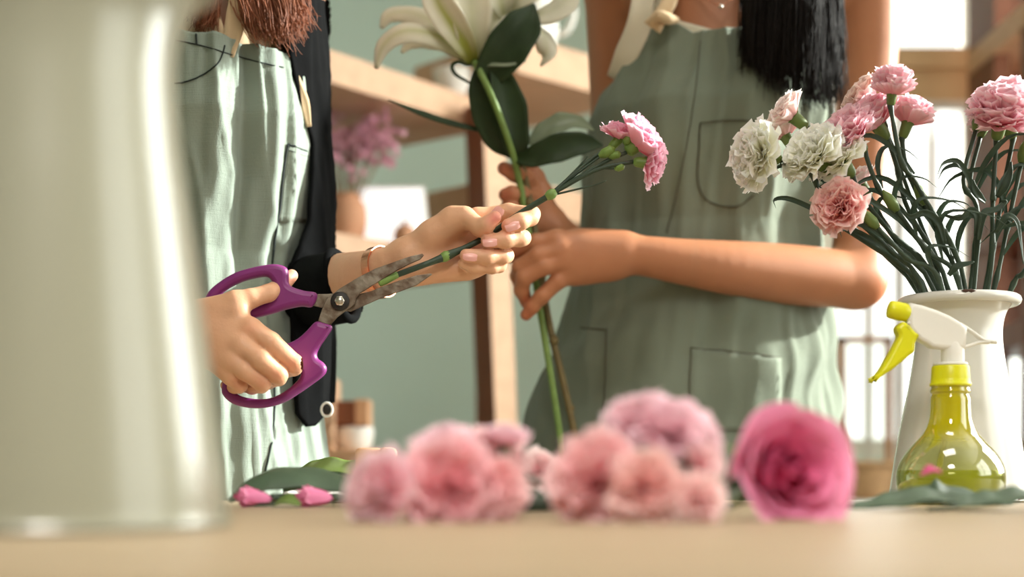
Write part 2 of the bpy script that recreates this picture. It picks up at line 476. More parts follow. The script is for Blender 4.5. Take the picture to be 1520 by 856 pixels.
# ------------------------------------------------------------------ garments: a sleeve of cloth round a trunk
class Trunk:
    def __init__(s, tab, d):
        tab = sorted(tab, key=lambda r: -r[0]); s.z = np.array([ZY(r[0], d) for r in tab]); s.d = d
        s.xc = np.array([(r[1]-CX)/F*d for r in tab]); s.a = np.array([S(r[2], d) for r in tab]); s.b = np.array([r[3] for r in tab])
        s.yo = np.array([r[4] if len(r) > 4 else 0.0 for r in tab])
    def at(s, z):
        f = lambda q: np.interp(z, s.z, q)
        return f(s.xc), s.d+f(s.yo), f(s.a), f(s.b)
def garment(tr, th, zb, zt, off, nth=90, nz=120, disp=None):
    V = []
    for i in range(nz):
        t = i/(nz-1)
        for k in range(nth):
            sN = k/(nth-1)
            z0 = 0.5*(zb(0)+zt(0)) if False else zb(0)+(zt(0)-zb(0))*t
            a0, a1 = th(z0); th_ = a0+(a1-a0)*sN
            z = zb(th_)+(zt(th_)-zb(th_))*t
            xc, yc, a, b = tr.at(z)
            o = off+(disp(th_, z) if disp else 0)
            V.append((xc+(a+o)*math.sin(th_), yc-(b+o)*math.cos(th_), z))
    Fc = [(i*nth+k, i*nth+k+1, (i+1)*nth+k+1, (i+1)*nth+k) for i in range(nz-1) for k in range(nth-1)]
    return np.array(V), Fc
def proj(V):
    return np.stack([CX+F*V[:,0]/V[:,1], HY-F*(V[:,2]-ZC)/V[:,1]], 1)
class Surf:
    """look up the point of a cloth surface that shows at a photo pixel"""
    def __init__(s, V, yc):
        m = V[:,1] < yc+0.02; s.V = V[m]; s.p = proj(s.V)
    def at(s, px, py, out=0.0015):
        d = ((s.p-np.array([px,py]))**2).sum(1); i = np.argpartition(d, 6)[:6]
        w = 1/(d[i]+0.5); q = (s.V[i]*w[:, None]).sum(0)/w.sum()
        n = nrm(np.array([0,0,0])+np.array([0, 0, ZC])-q); return q+n*out
def seam(name, sf, pts, r, m, parent, n=40, out=0.0016):
    p = cr(np.array([(a, b, 0) for a, b in pts]), n)
    q = np.array([sf.at(a, b, out) for a, b, _ in p])
    q[1:-1] = (q[:-2]+q[1:-1]*2+q[2:])/4
    return obj(name, *tube(q, r, 5), m, parent)
def patch(sf, corners, out=0.002, nu=14, nv=14):
    (ax,ay),(bx,by),(cx,cy),(dx,dy) = corners
    V = []
    for i in range(nu):
        u = i/(nu-1)
        for k in range(nv):
            v = k/(nv-1)
            x = (ax*(1-v)+bx*v)*(1-u)+(dx*(1-v)+cx*v)*u; y = (ay*(1-v)+by*v)*(1-u)+(dy*(1-v)+cy*v)*u
            V.append(sf.at(x, y, out))
    Fc = [(i*nv+k, i*nv+k+1, (i+1)*nv+k+1, (i+1)*nv+k) for i in range(nu-1) for k in range(nv-1)]
    return np.array(V), Fc
def strands(roots, ends, n, rad, jit, seed, npt=10, curl=0.006):
    rg = np.random.RandomState(seed); parts = []
    for _ in range(n):
        k = rg.rand()*(len(roots)-1); i = int(k); u = k-i
        path = []
        for a in range(len(roots[0])):
            r = np.array(roots[i][a])*(1-u)+np.array(roots[i+1][a])*u
            path.append(r)
        path = np.array(path)+rg.randn(3)*jit
        path[-1] += rg.randn(3)*jit*1.3
        p = cr(path, npt); ph = rg.rand()*6.28
        for q in range(npt):
            p[q] += np.array([math.sin(ph+q*0.8), math.cos(ph*1.3+q*0.7), 0])*curl*q/npt
        p = p[:max(5, int(npt*(0.8+0.2*rg.rand())))]
        parts.append(tube(p, np.linspace(rad, rad*0.25, len(p)), 4))
    return merge(parts)

# ------------------------------------------------------------------ flowers
def ruffle_bloom(R, seed, npet=38, spread=95, c_in=(214,96,120), c_out=(244,196,206), mixp=1.0, dome=0.9, cup=0.45):
    shp = lambda x: (1-cup)*x**0.8+cup*(1.45-0.95*x)
    rg = np.random.RandomState(seed); nu, nv = 8, 13
    VV = []; FF = []; TT = []; n = 0
    ci, co = np.array(lin(c_in)[:3]), np.array(lin(c_out)[:3])
    for k in range(npet):
        f = (k+0.5)/npet
        th = math.radians(4+spread*f**0.9+rg.uniform(-8, 8)); az = k*2.39996+rg.uniform(-0.3, 0.3)
        Ln = R*(dome*(1-f)+1.08*f+rg.uniform(-0.10, 0.10)); hw = math.radians(30+10*f+rg.uniform(-5, 5))
        ph, fr, am = rg.uniform(0, 6.28), rg.uniform(5, 8.5), R*rg.uniform(0.06, 0.12)
        ser = rg.uniform(-1, 1, 40)
        ca, sa = math.cos(az), math.sin(az)
        for i in range(nu):
            u = i/(nu-1)
            phi = th*shp(u)
            # path integral, approximated
            ss = np.linspace(0, u, 8); ds = u/7 if u > 0 else 0
            rr = Ln*np.sum(np.sin(th*shp(ss)))*ds*(7/8.0); zz = Ln*np.sum(np.cos(th*shp(ss)))*ds*(7/8.0)
            for j in range(nv):
                v = -1+2*j/(nv-1)
                tip = 1+(0.05*ser[j % 40]*(1 if j % 2 else -0.6))*u**6
                r_, z_ = rr*tip*(1-0.05*v*v), zz*tip*(1-0.08*v*v*u)
                w = Ln*math.sin(hw)*(u**0.85)*v*1.25
                wob = am*u*u*math.sin(fr*v+ph)+am*0.5*u**3*math.sin(fr*2.3*v+ph*2)
                # local: radial, tangential, axial ; push along the petal normal
                x_ = r_+wob*math.cos(phi); z_ = z_-wob*math.sin(phi); y_ = w
                x_ -= 0.18*abs(w)*v*v
                VV.append((x_*ca-y_*sa, x_*sa+y_*ca, z_))
                q = np.clip(u**1.3*mixp+rg.uniform(-0.05, 0.05)-0.12*(1-f), 0, 1)
                edge = 0.10 if u > 0.95 else 0
                TT.append(np.clip((ci*(1-q)+co*q)*(1+edge), 0, 0.95))
        FF += [(n+i*nv+j, n+i*nv+j+1, n+(i+1)*nv+j+1, n+(i+1)*nv+j) for i in range(nu-1) for j in range(nv-1)]
        n += nu*nv
    return np.array(VV), FF, np.array(TT)
def put(V, pos, axis, up=(0,0,1), spin=0.0):
    c, s = math.cos(spin), math.sin(spin)
    V = np.stack([V[:,0]*c-V[:,1]*s, V[:,0]*s+V[:,1]*c, V[:,2]], 1)
    return V@frame_to(axis, up).T+np.asarray(pos)
PINK = dict(c_in=(250,170,186), c_out=(254,218,226))
PALE = dict(c_in=(252,206,206), c_out=(254,234,230))
WHITE = dict(c_in=(254,244,222), c_out=(255,252,244))
HOT = dict(c_in=(206,70,98), c_out=(240,184,198))
def calyx_mesh(Rc, L):
    return lathe(smooth_prof([(Rc*0.35,-L),(Rc*0.75,-L*0.86),(Rc*0.92,-L*0.5),(Rc*1.0,-L*0.12),(Rc*1.12,0.0),(Rc*0.8,0.0004)], 14), (0,0,0), 14)
def carnation(label, base, path, axis, R, col, seed, group=None, spread=95, npet=38, leaves=(), stem_r=0.0017, stem_m='stem', name='carnation', Lc=None, dome=0.95, cup=0.45):
    """path: world points from the cut end to the calyx foot; axis: the way the bloom faces"""
    path = np.array(path, float); axis = nrm(axis)
    t = thing(name, label, 'flower', path[0], group)
    Lc = Lc or R*0.92; Rc = R*0.33
    foot = path[-1]; top = foot+axis*Lc
    pp = cr(np.vstack([path, foot+axis*0.003]), 22)
    rr = np.full(22, stem_r); 
    for k in (6, 12, 17): rr[k] *= 1.45
    obj('stem', *tube(pp, rr, 8), M[stem_m], t)
    V, Fc = calyx_mesh(Rc, Lc); obj('calyx', put(V, top, axis), Fc, M['calyx'], t)
    V, Fc, T = ruffle_bloom(R*1.2, seed, npet, spread, dome=dome, cup=cup, **col)
    obj('bloom', put(V, top-axis*R*0.22, axis, spin=seed), Fc, M['petal'], t, tint=T)
    for (k, pts, hw) in leaves:
        obj('leaf', *leafmesh(pts, hw, (0.2,-1,0.3), 0.5, 16, 5, tw=0.8), M['leaf'], t)
    return t

# ------------------------------------------------------------------ camera, light, room
cam = bpy.data.cameras.new('camera'); co = bpy.data.objects.new('camera', cam); COL.objects.link(co)
co.location = (0, 0, ZC); co.rotation_euler = (math.pi/2, 0, 0)
cam.sensor_width = 36; cam.lens = 36*F/1520; cam.shift_y = (HY-428)/1520; cam.clip_start = 0.02
cam.dof.use_dof = True; cam.dof.focus_distance = 1.12; cam.dof.aperture_fstop = cam.lens/1000/0.0138
C.camera = co
C.view_settings.view_transform = 'Standard'; C.view_settings.look = 'None'; C.view_settings.gamma = 1
C.view_settings.exposure = -0.22; C.view_settings.use_curve_mapping = False
C.cycles.use_denoising = True; C.cycles.max_bounces = 12; C.cycles.diffuse_bounces = 10; C.cycles.transparent_max_bounces = 16; C.cycles.sample_clamp_indirect = 6
w = bpy.data.worlds.new('sky'); C.world = w; w.use_nodes = True
w.node_tree.nodes['Background'].inputs['Color'].default_value = (1.0, 0.985, 0.95, 1)
w.node_tree.nodes['Background'].inputs['Strength'].default_value = 2.4

XL, XR, YB, YF, ZT = -2.4, 1.9, 3.7, -1.6, 2.75
struct(obj('floor', *box((XL-0.1,YF-0.1,-0.1),(XR+0.1,YB+0.1,0)), M['floor']))
struct(obj('ceiling', *box((XL-0.1,YF,ZT),(XR+0.1,YB+0.1,ZT+0.1)), M['ceil']))
struct(obj('wall_front', *box((XL,YF-0.1,0),(XR,YF,ZT)), M['wall2'], smooth=False))
struct(obj('wall_left', *box((XL-0.1,YF,0),(XL,YB,ZT)), M['wall']))
# back wall with an opening for window_1 (x 0.80..1.62, z 0.92..2.35)
wx0, wx1, wz0, wz1 = 0.80, 1.60, 0.92, 2.40
struct(obj('wall_back', *merge([box((XL,YB,0),(wx0,YB+0.1,ZT)), box((wx1,YB,0),(XR,YB+0.1,ZT)), box((wx0,YB,0),(wx1,YB+0.1,wz0)), box((wx0,YB,wz1),(wx1,YB+0.1,ZT))]), M['wall'], smooth=False))
# unseen right wall; pier between its two openings placed to block sun
ry0, ry1, rz0, rz1 = -0.65, 0.68, 0.95, 2.45
sy0, sy1 = 1.36, 2.70
struct(obj('wall_right', *merge([box((XR,YF,0),(XR+0.1,ry0,ZT)), box((XR,ry1,0),(XR+0.1,sy0,ZT)), box((XR,sy1,0),(XR+0.1,YB,ZT))]+[box((XR,u,v),(XR+0.1,u2,v2)) for u,u2 in ((ry0,ry1),(sy0,sy1)) for v,v2 in ((0,rz0),(rz1,ZT))]), M['wall2'], smooth=False))
def window(n, lo, hi, axis, nm):
    (u0,z0),(u1,z1) = lo, hi; fw = 0.05
    def bx(a0,b0,a1,b1,d0,d1):
        return box((a0,d0,b0),(a1,d1,b1)) if axis == 'y' else box((d0,a0,b0),(d1,a1,b1))
    base = (XR if axis == 'x' else YB if n == 1 else YF-0.09)
    p = [bx(u0,z0,u1,z0+fw,base+0.02,base+0.07), bx(u0,z1-fw,u1,z1,base+0.02,base+0.07), bx(u0,z0,u0+fw,z1,base+0.02,base+0.07), bx(u1-fw,z0,u1,z1,base+0.02,base+0.07)]
    for k in range(1, nm):
        c = u0+(u1-u0)*k/nm; p.append(bx(c-0.02,z0,c+0.02,z1,base+0.03,base+0.06))
    o = struct(obj('window_%d' % n, *merge(p), M['frame'], smooth=False))
    obj('pane', *bx(u0+0.01,z0+0.01,u1-0.01,z1-0.01,base+0.042,base+0.048), M['pane'], o, smooth=False)
window(1, (wx0,wz0), (wx1,wz1), 'y', 2)
window(2, (ry0,rz0), (ry1,rz1), 'x', 2)
window(3, (sy0,rz0), (sy1,rz1), 'x', 1)
def area(name, loc, rot, sx, sy, power, col):
    l = bpy.data.lights.new(name, 'AREA'); l.shape = 'RECTANGLE'; l.size = sx; l.size_y = sy; l.energy = power; l.color = col
    o = bpy.data.objects.new(name, l); COL.objects.link(o); o.location = loc; o.rotation_euler = rot; return o
# daylight coming through the side window, and unseen fill lights added over the table
area('side_window_daylight', (XR+0.16, 0.02, 1.75), (0, math.radians(80), 0), 1.4, 1.3, 22, (1.0, 0.985, 0.95))
area('rear_side_window_daylight', (XR+0.16, 2.05, 1.75), (0, math.radians(80), 0), 1.4, 1.25, 90, (1.0, 0.985, 0.95))
area('back_window_daylight', (1.2, YB+0.16, 1.7), (math.radians(-90), 0, 0), 0.75, 1.4, 30, (1.0, 0.99, 0.97))
area('overhead_fill', (0.1, 0.5, ZT-0.1), (0, 0, 0), 0.6, 0.45, 9, (1.0, 0.94, 0.86))  # added fill from above, lightens the flower tops
sl = bpy.data.lights.new('front_fill_spot', 'SPOT'); sl.energy = 56; sl.spot_size = math.radians(58); sl.spot_blend = 0.9; sl.shadow_soft_size = 0.16; sl.color = (1.0, 0.95, 0.88)  # unseen spot added to brighten the flowers at the table front
slo = bpy.data.objects.new('front_fill_spot', sl); COL.objects.link(slo); slo.location = (0.0, -0.12, 1.72); slo.rotation_euler = Vector((0.05, 0.72, -0.80)).to_track_quat('-Z', 'Y').to_euler()
sun = bpy.data.lights.new('sun', 'SUN'); sun.energy = 16.0; sun.angle = math.radians(2.0); sun.color = (1.0, 0.98, 0.94)
so = bpy.data.objects.new('sun', sun); COL.objects.link(so); so.location = (3, 1, 3)
so.rotation_euler = Vector((-0.975, -0.20, -0.44)).to_track_quat('-Z', 'Y').to_euler()

# ------------------------------------------------------------------ table
tb = thing('work_table', 'light wooden florist work table scattered with cut flowers', 'table', (0.02,0.72,0))
obj('tabletop', *box((-1.05,0.235,TZ-0.035),(1.1,1.20,TZ), bev=0.004), M['table'], tb, smooth=False)
for x in (-0.95, 1.0):
    for y in (0.33, 1.10): obj('leg', *box((x-0.035,y-0.035,0),(x+0.035,y+0.035,TZ-0.035), bev=0.004), M['wood_light'], tb, smooth=False)
obj('apron_rail', *merge([box((-0.915,0.315,TZ-0.115),(0.965,0.34,TZ-0.036)), box((-0.915,1.09,TZ-0.115),(0.965,1.115,TZ-0.036))]), M['wood_light'], tb, smooth=False)

# ------------------------------------------------------------------ enamel vases
def vase(label, cx, d, prof, m, rim_r, chip=None):
    t = thing('enamel_vase', label, 'vase', (cx, d, TZ))
    pr = smooth_prof(prof, 60)
    inner = [(max(r-0.003, 0.002), max(z, 0.004)) for r, z in pr][::-1]
    obj('body', *lathe(pr+inner, (cx, d, TZ), 72), m, t)
    R, z = prof[-1]; V = []; Fc = []; n1, n2 = 72, 10
    for i in range(n1):
        a = 2*math.pi*i/n1
        for k in range(n2):
            b = 2*math.pi*k/n2; rr = R+rim_r*math.cos(b)
            V.append((cx+rr*math.cos(a), d+rr*math.sin(a), TZ+z+rim_r*math.sin(b)))
    Fc = [(i*n2+k, ((i+1) % n1)*n2+k, ((i+1) % n1)*n2+(k+1) % n2, i*n2+(k+1) % n2) for i in range(n1) for k in range(n2)]
    obj('rim', V, Fc, m, t)
    if chip:
        a = chip; p = np.array((cx+(R+rim_r*0.55)*math.cos(a), d+(R+rim_r*0.55)*math.sin(a), TZ+z+rim_r*0.62))
        q = [p+np.array([math.cos(a+1.57)*s, math.sin(a+1.57)*s, -abs(s)*0.05]) for s in np.linspace(-0.006, 0.006, 7)]
        obj('chip', *tube(q, [0.0004,0.0014,0.0019,0.0014,0.0020,0.0013,0.0004], 8), M['chip'], t)
    return t
k2 = 1/2.253/F*1.135
vase('tall white enamel vase holding the carnations, chipped at its rim', (1423-CX)/F*1.135, 1.135,
     [(r*k2, z*k2) for r, z in [(100,4),(222,4),(226,14),(221,60),(209,140),(196,220),(180,300),(165,370),(153,440),(143,510),(140,560),(144,600),(154,632),(170,655),(183,668)]], M['enamel'], 0.0042, chip=-1.72)
kk = 1.0
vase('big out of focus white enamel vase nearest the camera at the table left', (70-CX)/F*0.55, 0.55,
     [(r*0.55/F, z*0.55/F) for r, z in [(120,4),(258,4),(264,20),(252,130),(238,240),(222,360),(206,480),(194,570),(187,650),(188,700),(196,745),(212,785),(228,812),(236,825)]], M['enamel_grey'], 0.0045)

# ------------------------------------------------------------------ spray bottle
D = 1.03; q = 1/2.253/F*D
def Q(x, y): return (1220+x/2.253, 400+y/2.253)
bx, bd = Q(430,0)[0], D; bc = ((bx-CX)/F*D, D, TZ)
sb = thing('spray_bottle', 'yellow spray bottle with white trigger head in front of vase', 'spray bottle', bc)
zb_ = lambda y: (775-y)*q+0.001
full = [(70,775),(140,774),(158,768),(168,748),(175,715),(176,680),(170,652),(157,625),(138,598),(112,570),(90,545),(76,518),(68,490),(65,455),(64,425),(60,412),(66,404),(62,392),(64,384)]
obj('bottle', *lathe(smooth_prof([(r*q, zb_(y)) for r, y in full], 70), bc, 56), M['bottle'], sb)
neck_tint(M['bottle'], zb_(610), zb_(530), (222,212,18))
liq = [(66,771),(136,770),(154,764),(164,746),(171,715),(172,690),(171.5,668),(168,666),(30,666)]
obj('liquid', *lathe([(r*q, zb_(y)) for r, y in liq], bc, 56), M['liquid'], sb)
obj('dip_tube', *tube(cr([bc+np.array((-0.001,0,zb_(330))), bc+np.array((-0.002,0,zb_(500))), bc+np.array((-0.012,0,zb_(740)))], 14), 0.0022, 8), M['tube'], sb)
col_ = [(50,388),(67,386),(68,376),(64,374),(63,360),(61,322),(58,318),(40,317)]
V, Fc = lathe([(r*q, zb_(y)) for r, y in col_], bc, 72)
for i in range(len(V)):
    if i // 72 in (3,4,5) and i % 2: V[i,:2] = bc[:2]+(V[i,:2]-np.array(bc[:2]))*0.965
obj('collar', V, Fc, M['yellow'], sb, label='yellow screw collar')
obj('collar_ring', *lathe([(r*q, zb_(y)) for r, y in [(30,318),(56,317),(57,311),(54,307),(30,306)]], bc, 40), M['white_plastic'], sb)
hc = (bc[0]+7*q, bc[1], bc[2])
obj('dome', *lathe(smooth_prof([(r*q, zb_(y)) for r, y in [(38,308),(38,285),(37,260),(33,236),(24,215),(10,205),(1,204)]], 24), hc, 36), M['white_plastic'], sb)
hd = [Q(x,y) for x,y in [(290,114),(330,123),(376,138),(420,157),(458,180),(478,198),(474,262),(440,268),(400,266),(362,262),(345,250),(320,236),(300,215),(286,196),(283,172),(284,140)]]
extrude2d('sprayer_head', [(hd, False)], D-0.001, 0.0125, 0.003, M['white_plastic'], sb)
hk = [cr([P(*Q(x,y), D-0.001) for x,y in c], 14) for c in ([(462,182),(500,208),(536,234),(560,240),(584,243)], [(470,262),(500,252),(530,243),(560,243)])]
obj('hook', *merge([tube(h, .0014, 8, 2.2) for h in hk]), M['white_plastic'], sb)
nz_c = P(*Q(256,139), D-0.001); ax_ = nrm(P(*Q(220,131), D-0.001)-P(*Q(292,146), D-0.001))
pts = [nz_c+ax_*s*q for s in (-36,-34,-10,10,26,33,36)]
obj('nozzle', *tube(pts, [28*q,30*q,31*q,31*q,30*q,27*q,18*q], 20), M['yellow'], sb, label='yellow nozzle')
tr_ = [Q(x,y) for x,y in [(268,178),(284,186),(302,204),(322,222),(312,232),(305,250),(302,274),(280,292),(240,326),(200,354),(160,376),(186,344),(214,300),(236,258),(252,226),(247,208),(246,196),(256,184)]]
extrude2d('trigger', [(tr_, True)], D-0.001, 0.013, 0.003, M['yellow'], sb, label='yellow trigger', res=4)
obj('pivot_pin', *tube([P(*Q(291,179), D-0.0125), P(*Q(291,179), D-0.010)], 0.0013, 10), M['white_plastic'], sb)
# raised dots on the bulb that catch the light are left to the gloss of the plastic

# ------------------------------------------------------------------ background furniture
def plank(a, b, depth, th, yawn):
    """board whose front top edge runs from world point a to b, depth behind it, thickness th"""
    a = np.array(a); b = np.array(b); u = nrm(b-a); n = nrm(np.cross((0,0,1), u)); n = n if n[1] > 0 else -n
    V = []
    for p in (a, b):
        for s, z in ((0,0),(depth,0),(depth,-th),(0,-th)): V.append(p+n*s+np.array([0,0,z]))
    return np.array(V), [(0,1,2,3),(7,6,5,4),(0,4,5,1),(1,5,6,2),(2,6,7,3),(3,7,4,0)]
def flat(p, z): return np.array([p[0], p[1], z])
a = P(470,96,2.30); b = P(722,150,2.50); zA = ZY(112,2.38)
rk = thing('shelf_rack', 'pine shelf rack on the sage wall with a leaning front post', 'shelf', (a[0]+0.1, 2.5, 0))
obj('shelf', *plank(flat(P(474,0,2.22), zA), flat(P(724,0,2.55), zA), 0.30, 0.050, 0), M['wood_light'], rk, smooth=False)
obj('shelf', *plank(flat(P(490,0,2.30), ZY(343,2.3)), flat(P(720,0,2.58), ZY(343,2.3)), 0.28, 0.035, 0), M['wood_light'], rk, smooth=False)
obj('shelf', *plank(flat(P(742,0,2.60), ZY(262,2.6)), flat(P(905,0,2.80), ZY(262,2.6)), 0.26, 0.060, 0), M['wood_light'], rk, smooth=False)
obj('shelf', *plank(flat(P(768,0,2.46), ZY(50,2.46)), flat(P(935,0,2.66), ZY(50,2.46)), 0.28, 0.066, 0), M['wood_light'], rk, smooth=False)
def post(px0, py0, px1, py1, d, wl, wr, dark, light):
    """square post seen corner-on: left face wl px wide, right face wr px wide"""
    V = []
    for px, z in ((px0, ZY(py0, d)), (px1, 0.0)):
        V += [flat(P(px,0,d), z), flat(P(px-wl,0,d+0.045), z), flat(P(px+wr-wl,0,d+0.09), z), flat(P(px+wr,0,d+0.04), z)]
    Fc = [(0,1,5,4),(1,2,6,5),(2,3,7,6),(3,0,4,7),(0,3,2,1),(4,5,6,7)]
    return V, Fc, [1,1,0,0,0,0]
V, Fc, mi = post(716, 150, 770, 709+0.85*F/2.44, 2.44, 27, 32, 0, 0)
obj('post', V, Fc, [M['wood_light'], M['wood_dark']], rk, smooth=False, mi=mi)  # one pine post; dark wood on its left faces paints their shade
obj('back_post', *box((P(722,0,2.72)[0]-0.02,2.72,0),(P(722,0,2.72)[0]+0.02,2.77,zA-0.03)), M['wood_dark'], rk, smooth=False)
obj('back_post', *box((P(925,0,2.92)[0]-0.02,2.90,0),(P(925,0,2.92)[0]+0.03,2.95,ZY(60,2.6))), M['wood_dark'], rk, smooth=False)

# bookcase at the right edge
bk = thing('bookcase', 'dark walnut bookcase standing by the bright window', 'bookcase', (0.95,2.62,0))
xk = P(1437,0,2.95)[0]
obj('side_panel', *box((xk,2.79,0),(xk+0.03,2.95,2.4)), M['wood_dark'], bk, smooth=False)
obj('front_post', *box((xk,2.60,0),(xk+0.03,2.645,2.4)), M['wood_dark'], bk, smooth=False)
obj('side_panel', *box((xk+0.55,2.60,0),(xk+0.58,2.95,2.4)), M['wood_dark'], bk, smooth=False)
for py in (60, 345, 500): obj('shelf', *box((xk-.004,2.61,ZY(py,2.8)-0.03),(xk+0.55,2.945,ZY(py,2.8)+0.015)), M['wood_shelf'] if py == 60 else M['wood_dark'], bk, smooth=False)
obj('back_panel', *merge([box((xk+0.045,2.935,ZY(500,2.8)),(xk+0.55,2.945,2.38))]), M['wood_dark'], bk, smooth=False)
# tall stand with a cardboard box in front of the window
st = thing('display_stand', 'white display stand in the window carrying the cardboard box', 'stand', (0.83,3.1,0))
sx0, sx1 = P(1318,0,3.05)[0], P(1438,0,3.05)[0]
ztop = ZY(158,3.05)
obj('top', *box((sx0,3.0,ztop-0.02),(sx1,3.3,ztop), bev=0.003), M['white'], st, smooth=False)
for x in (sx0+0.008, sx1-0.02): 
    for y in (3.01, 3.27): obj('leg', *box((x,y,0),(x+0.014,y+0.014,ztop-0.02)), M['white'], st, smooth=False)
cb = thing('cardboard_box', 'closed cardboard box on top of the white stand behind carnations', 'box', ((sx0+sx1)/2,3.14,ztop))
obj('carton', *box((sx0+0.01,3.02,ztop),(sx1-0.004,3.26,ztop+S(78,3.05)), bev=0.003), M['card'], cb, smooth=False)
obj('flap', *box((sx0+0.01,3.012,ztop+S(50,3.05)),(sx1-0.004,3.018,ztop+S(80,3.05))), M['card'], cb, smooth=False)
# low window bench with basket, jars and frame
bd_ = 2.9
wb = thing('window_bench', 'low white bench under the bright back window', 'bench', (0.8,3.0,0))
bz = ZY(742, bd_)
obj('seat', *box((0.50,2.82,bz-0.03),(0.795,3.2,bz), bev=0.004), M['white'], wb, smooth=False)
for x in (0.53, 0.74):
    for y in (2.85, 3.14): obj('leg', *box((x,y,0),(x+0.03,y+0.03,bz-0.03)), M['white'], wb, smooth=False)
bs = thing('basket', 'tan woven basket on the window bench beside the rose', 'basket', (P(1297,0,2.95)[0],2.95,bz))
c_ = (P(1297,0,2.95)[0], 2.95, bz); s_ = S(1,2.95)
obj('weave', *lathe([(34*s_,0.0),(36*s_,0.002),(42*s_,30*s_),(44*s_,50*s_),(46*s_,53*s_),(42*s_,52*s_),(40*s_,30*s_),(33*s_,4*s_)], c_, 40), M['wicker'], bs)
obj('rim', *tube([(c_[0]+44*s_*math.cos(a), c_[1]+44*s_*math.sin(a), bz+53*s_) for a in np.linspace(0, 6.283, 40)], 0.006, 8), M['wicker'], bs)
pf = thing('picture_frame', 'thin wooden frame with clear glass leaning behind the basket', 'picture frame', (P(1278,0,3.05)[0],3.1,bz))
fx0, fx1, fz1 = P(1243,0,3.12)[0], P(1322,0,3.12)[0], ZY(500,3.12)
obj('border', *merge([box((fx0,3.10,bz),(fx0+0.014,3.12,fz1)), box((fx1-0.014,3.10,bz),(fx1,3.12,fz1)), box((fx0,3.10,fz1-0.014),(fx1,3.12,fz1)), box((fx0,3.10,bz),(fx1,3.12,bz+0.014))]), M['wood_shelf'], pf, smooth=False)
obj('sheet', *box((fx0+0.012,3.112,bz+0.012),(fx1-0.012,3.118,fz1-0.012)), M['pane'], pf, smooth=False)
jz = [(1238,2.98,'white ceramic jar left of the basket on the bench',20,80)]
for i, (px, d, lb, r, h) in enumerate(jz):
    c_ = (P(px,0,d)[0], d, bz); s_ = S(1,d)
    t = thing('jar', lb, 'jar', c_)
    obj('jar_body', *lathe(smooth_prof([(r*.7*s_,0),(r*s_,4*s_),(r*s_,h*.7*s_),(r*.7*s_,h*.86*s_),(r*.72*s_,h*s_)], 20), c_, 32), M['white'], t)
    obj('lid', *lathe([(r*.74*s_,0),(r*.76*s_,1*s_),(r*.76*s_,10*s_),(r*.5*s_,12*s_)], (c_[0],c_[1],c_[2]+h*s_), 32), M['wood_shelf'], t)

# things on the shelf rack
def on(px, d, z): return np.array([P(px,0,d)[0], d, z])
zL = ZY(343,2.3)
tbv = thing('tablet', 'white lit tablet propped up on the lower rack shelf', 'tablet', on(585,2.46,zL))
Vt, Ft = box((P(536,0,2.46)[0],2.455,zL+0.001),(P(640,0,2.46)[0],2.465,zL+S(94,2.46)), bev=0.003)
def lean(V, z0, k, rotk=0.0, x0=0.0):
    V = np.array(V); V[:,1] += (V[:,2]-z0)*k+(V[:,0]-x0)*rotk; return V
Vt[:,0] -= (Vt[:,2]-zL)*0.10
obj('case', lean(Vt, zL, 0.16), Ft, M['white_plastic'], tbv, smooth=False)
Vs, Fs = box((P(540,0,2.46)[0],2.4532,zL+0.006),(P(636,0,2.46)[0],2.4545,zL+S(90,2.46)))
Vs[:,0] -= (Vs[:,2]-zL)*0.10
obj('screen', lean(Vs, zL, 0.16), Fs, M['screen'], tbv, smooth=False, label='glowing white screen')
V, Fc = lathe(smooth_prof([(0.002,0),(0.017,0.002),(0.019,0.012),(0.014,0.024),(0.004,0.030),(0.001,0.031)], 16), (0,0,0), 24)
ob = thing('ornament', 'small brown round ornament before the lit tablet', 'ornament', on(601,2.405,zL))
obj('ball', V+np.array(on(601,2.405,zL)), Fc, M['clay'], ob)
obj('knob', *tube([on(601,2.405,zL+0.029), on(601,2.405,zL+0.036)], [0.003,0.004], 10), M['wood_dark'], ob)
cp_ = on(513,2.42,zL)
vt = thing('clay_pot', 'round clay pot of dried pink flowers left of the tablet', 'pot', cp_)
obj('pot', *lathe(smooth_prof([(0.022,0),(0.030,0.006),(0.036,0.035),(0.034,0.062),(0.026,0.075),(0.029,0.082),(0.024,0.081),(0.022,0.07),(0.02,0.01)], 30), cp_, 36), M['clay'], vt)
df = thing('dried_bouquet', 'dusky pink dried flowers standing in the round clay pot', 'dried flowers', cp_+np.array([0,0,0.03]))
rg = np.random.RandomState(3); dots = []; sts = []
for k in range(34):
    tip = np.array(P(rg.normal(528,27), rg.normal(212,20), 2.42+rg.uniform(-0.05,0.05)))
    sts.append(tube(cr([cp_+np.array([rg.uniform(-.012,.012), rg.uniform(-.012,.012), 0.03]), (cp_+tip)/2+np.array([0,0,0.02]), tip], 8), 0.0009, 5))
    for q_ in range(5):
        V, Fc, T = ruffle_bloom(0.010, k*7+q_, 5, 80); dots.append((put(V, tip+rg.randn(3)*0.012, rg.randn(3)+np.array([0,-.3,1])), Fc))
obj('dried_stem', *merge(sts), M['dstem'], df); obj('dried_bloom', *merge(dots), M['dried'], df)
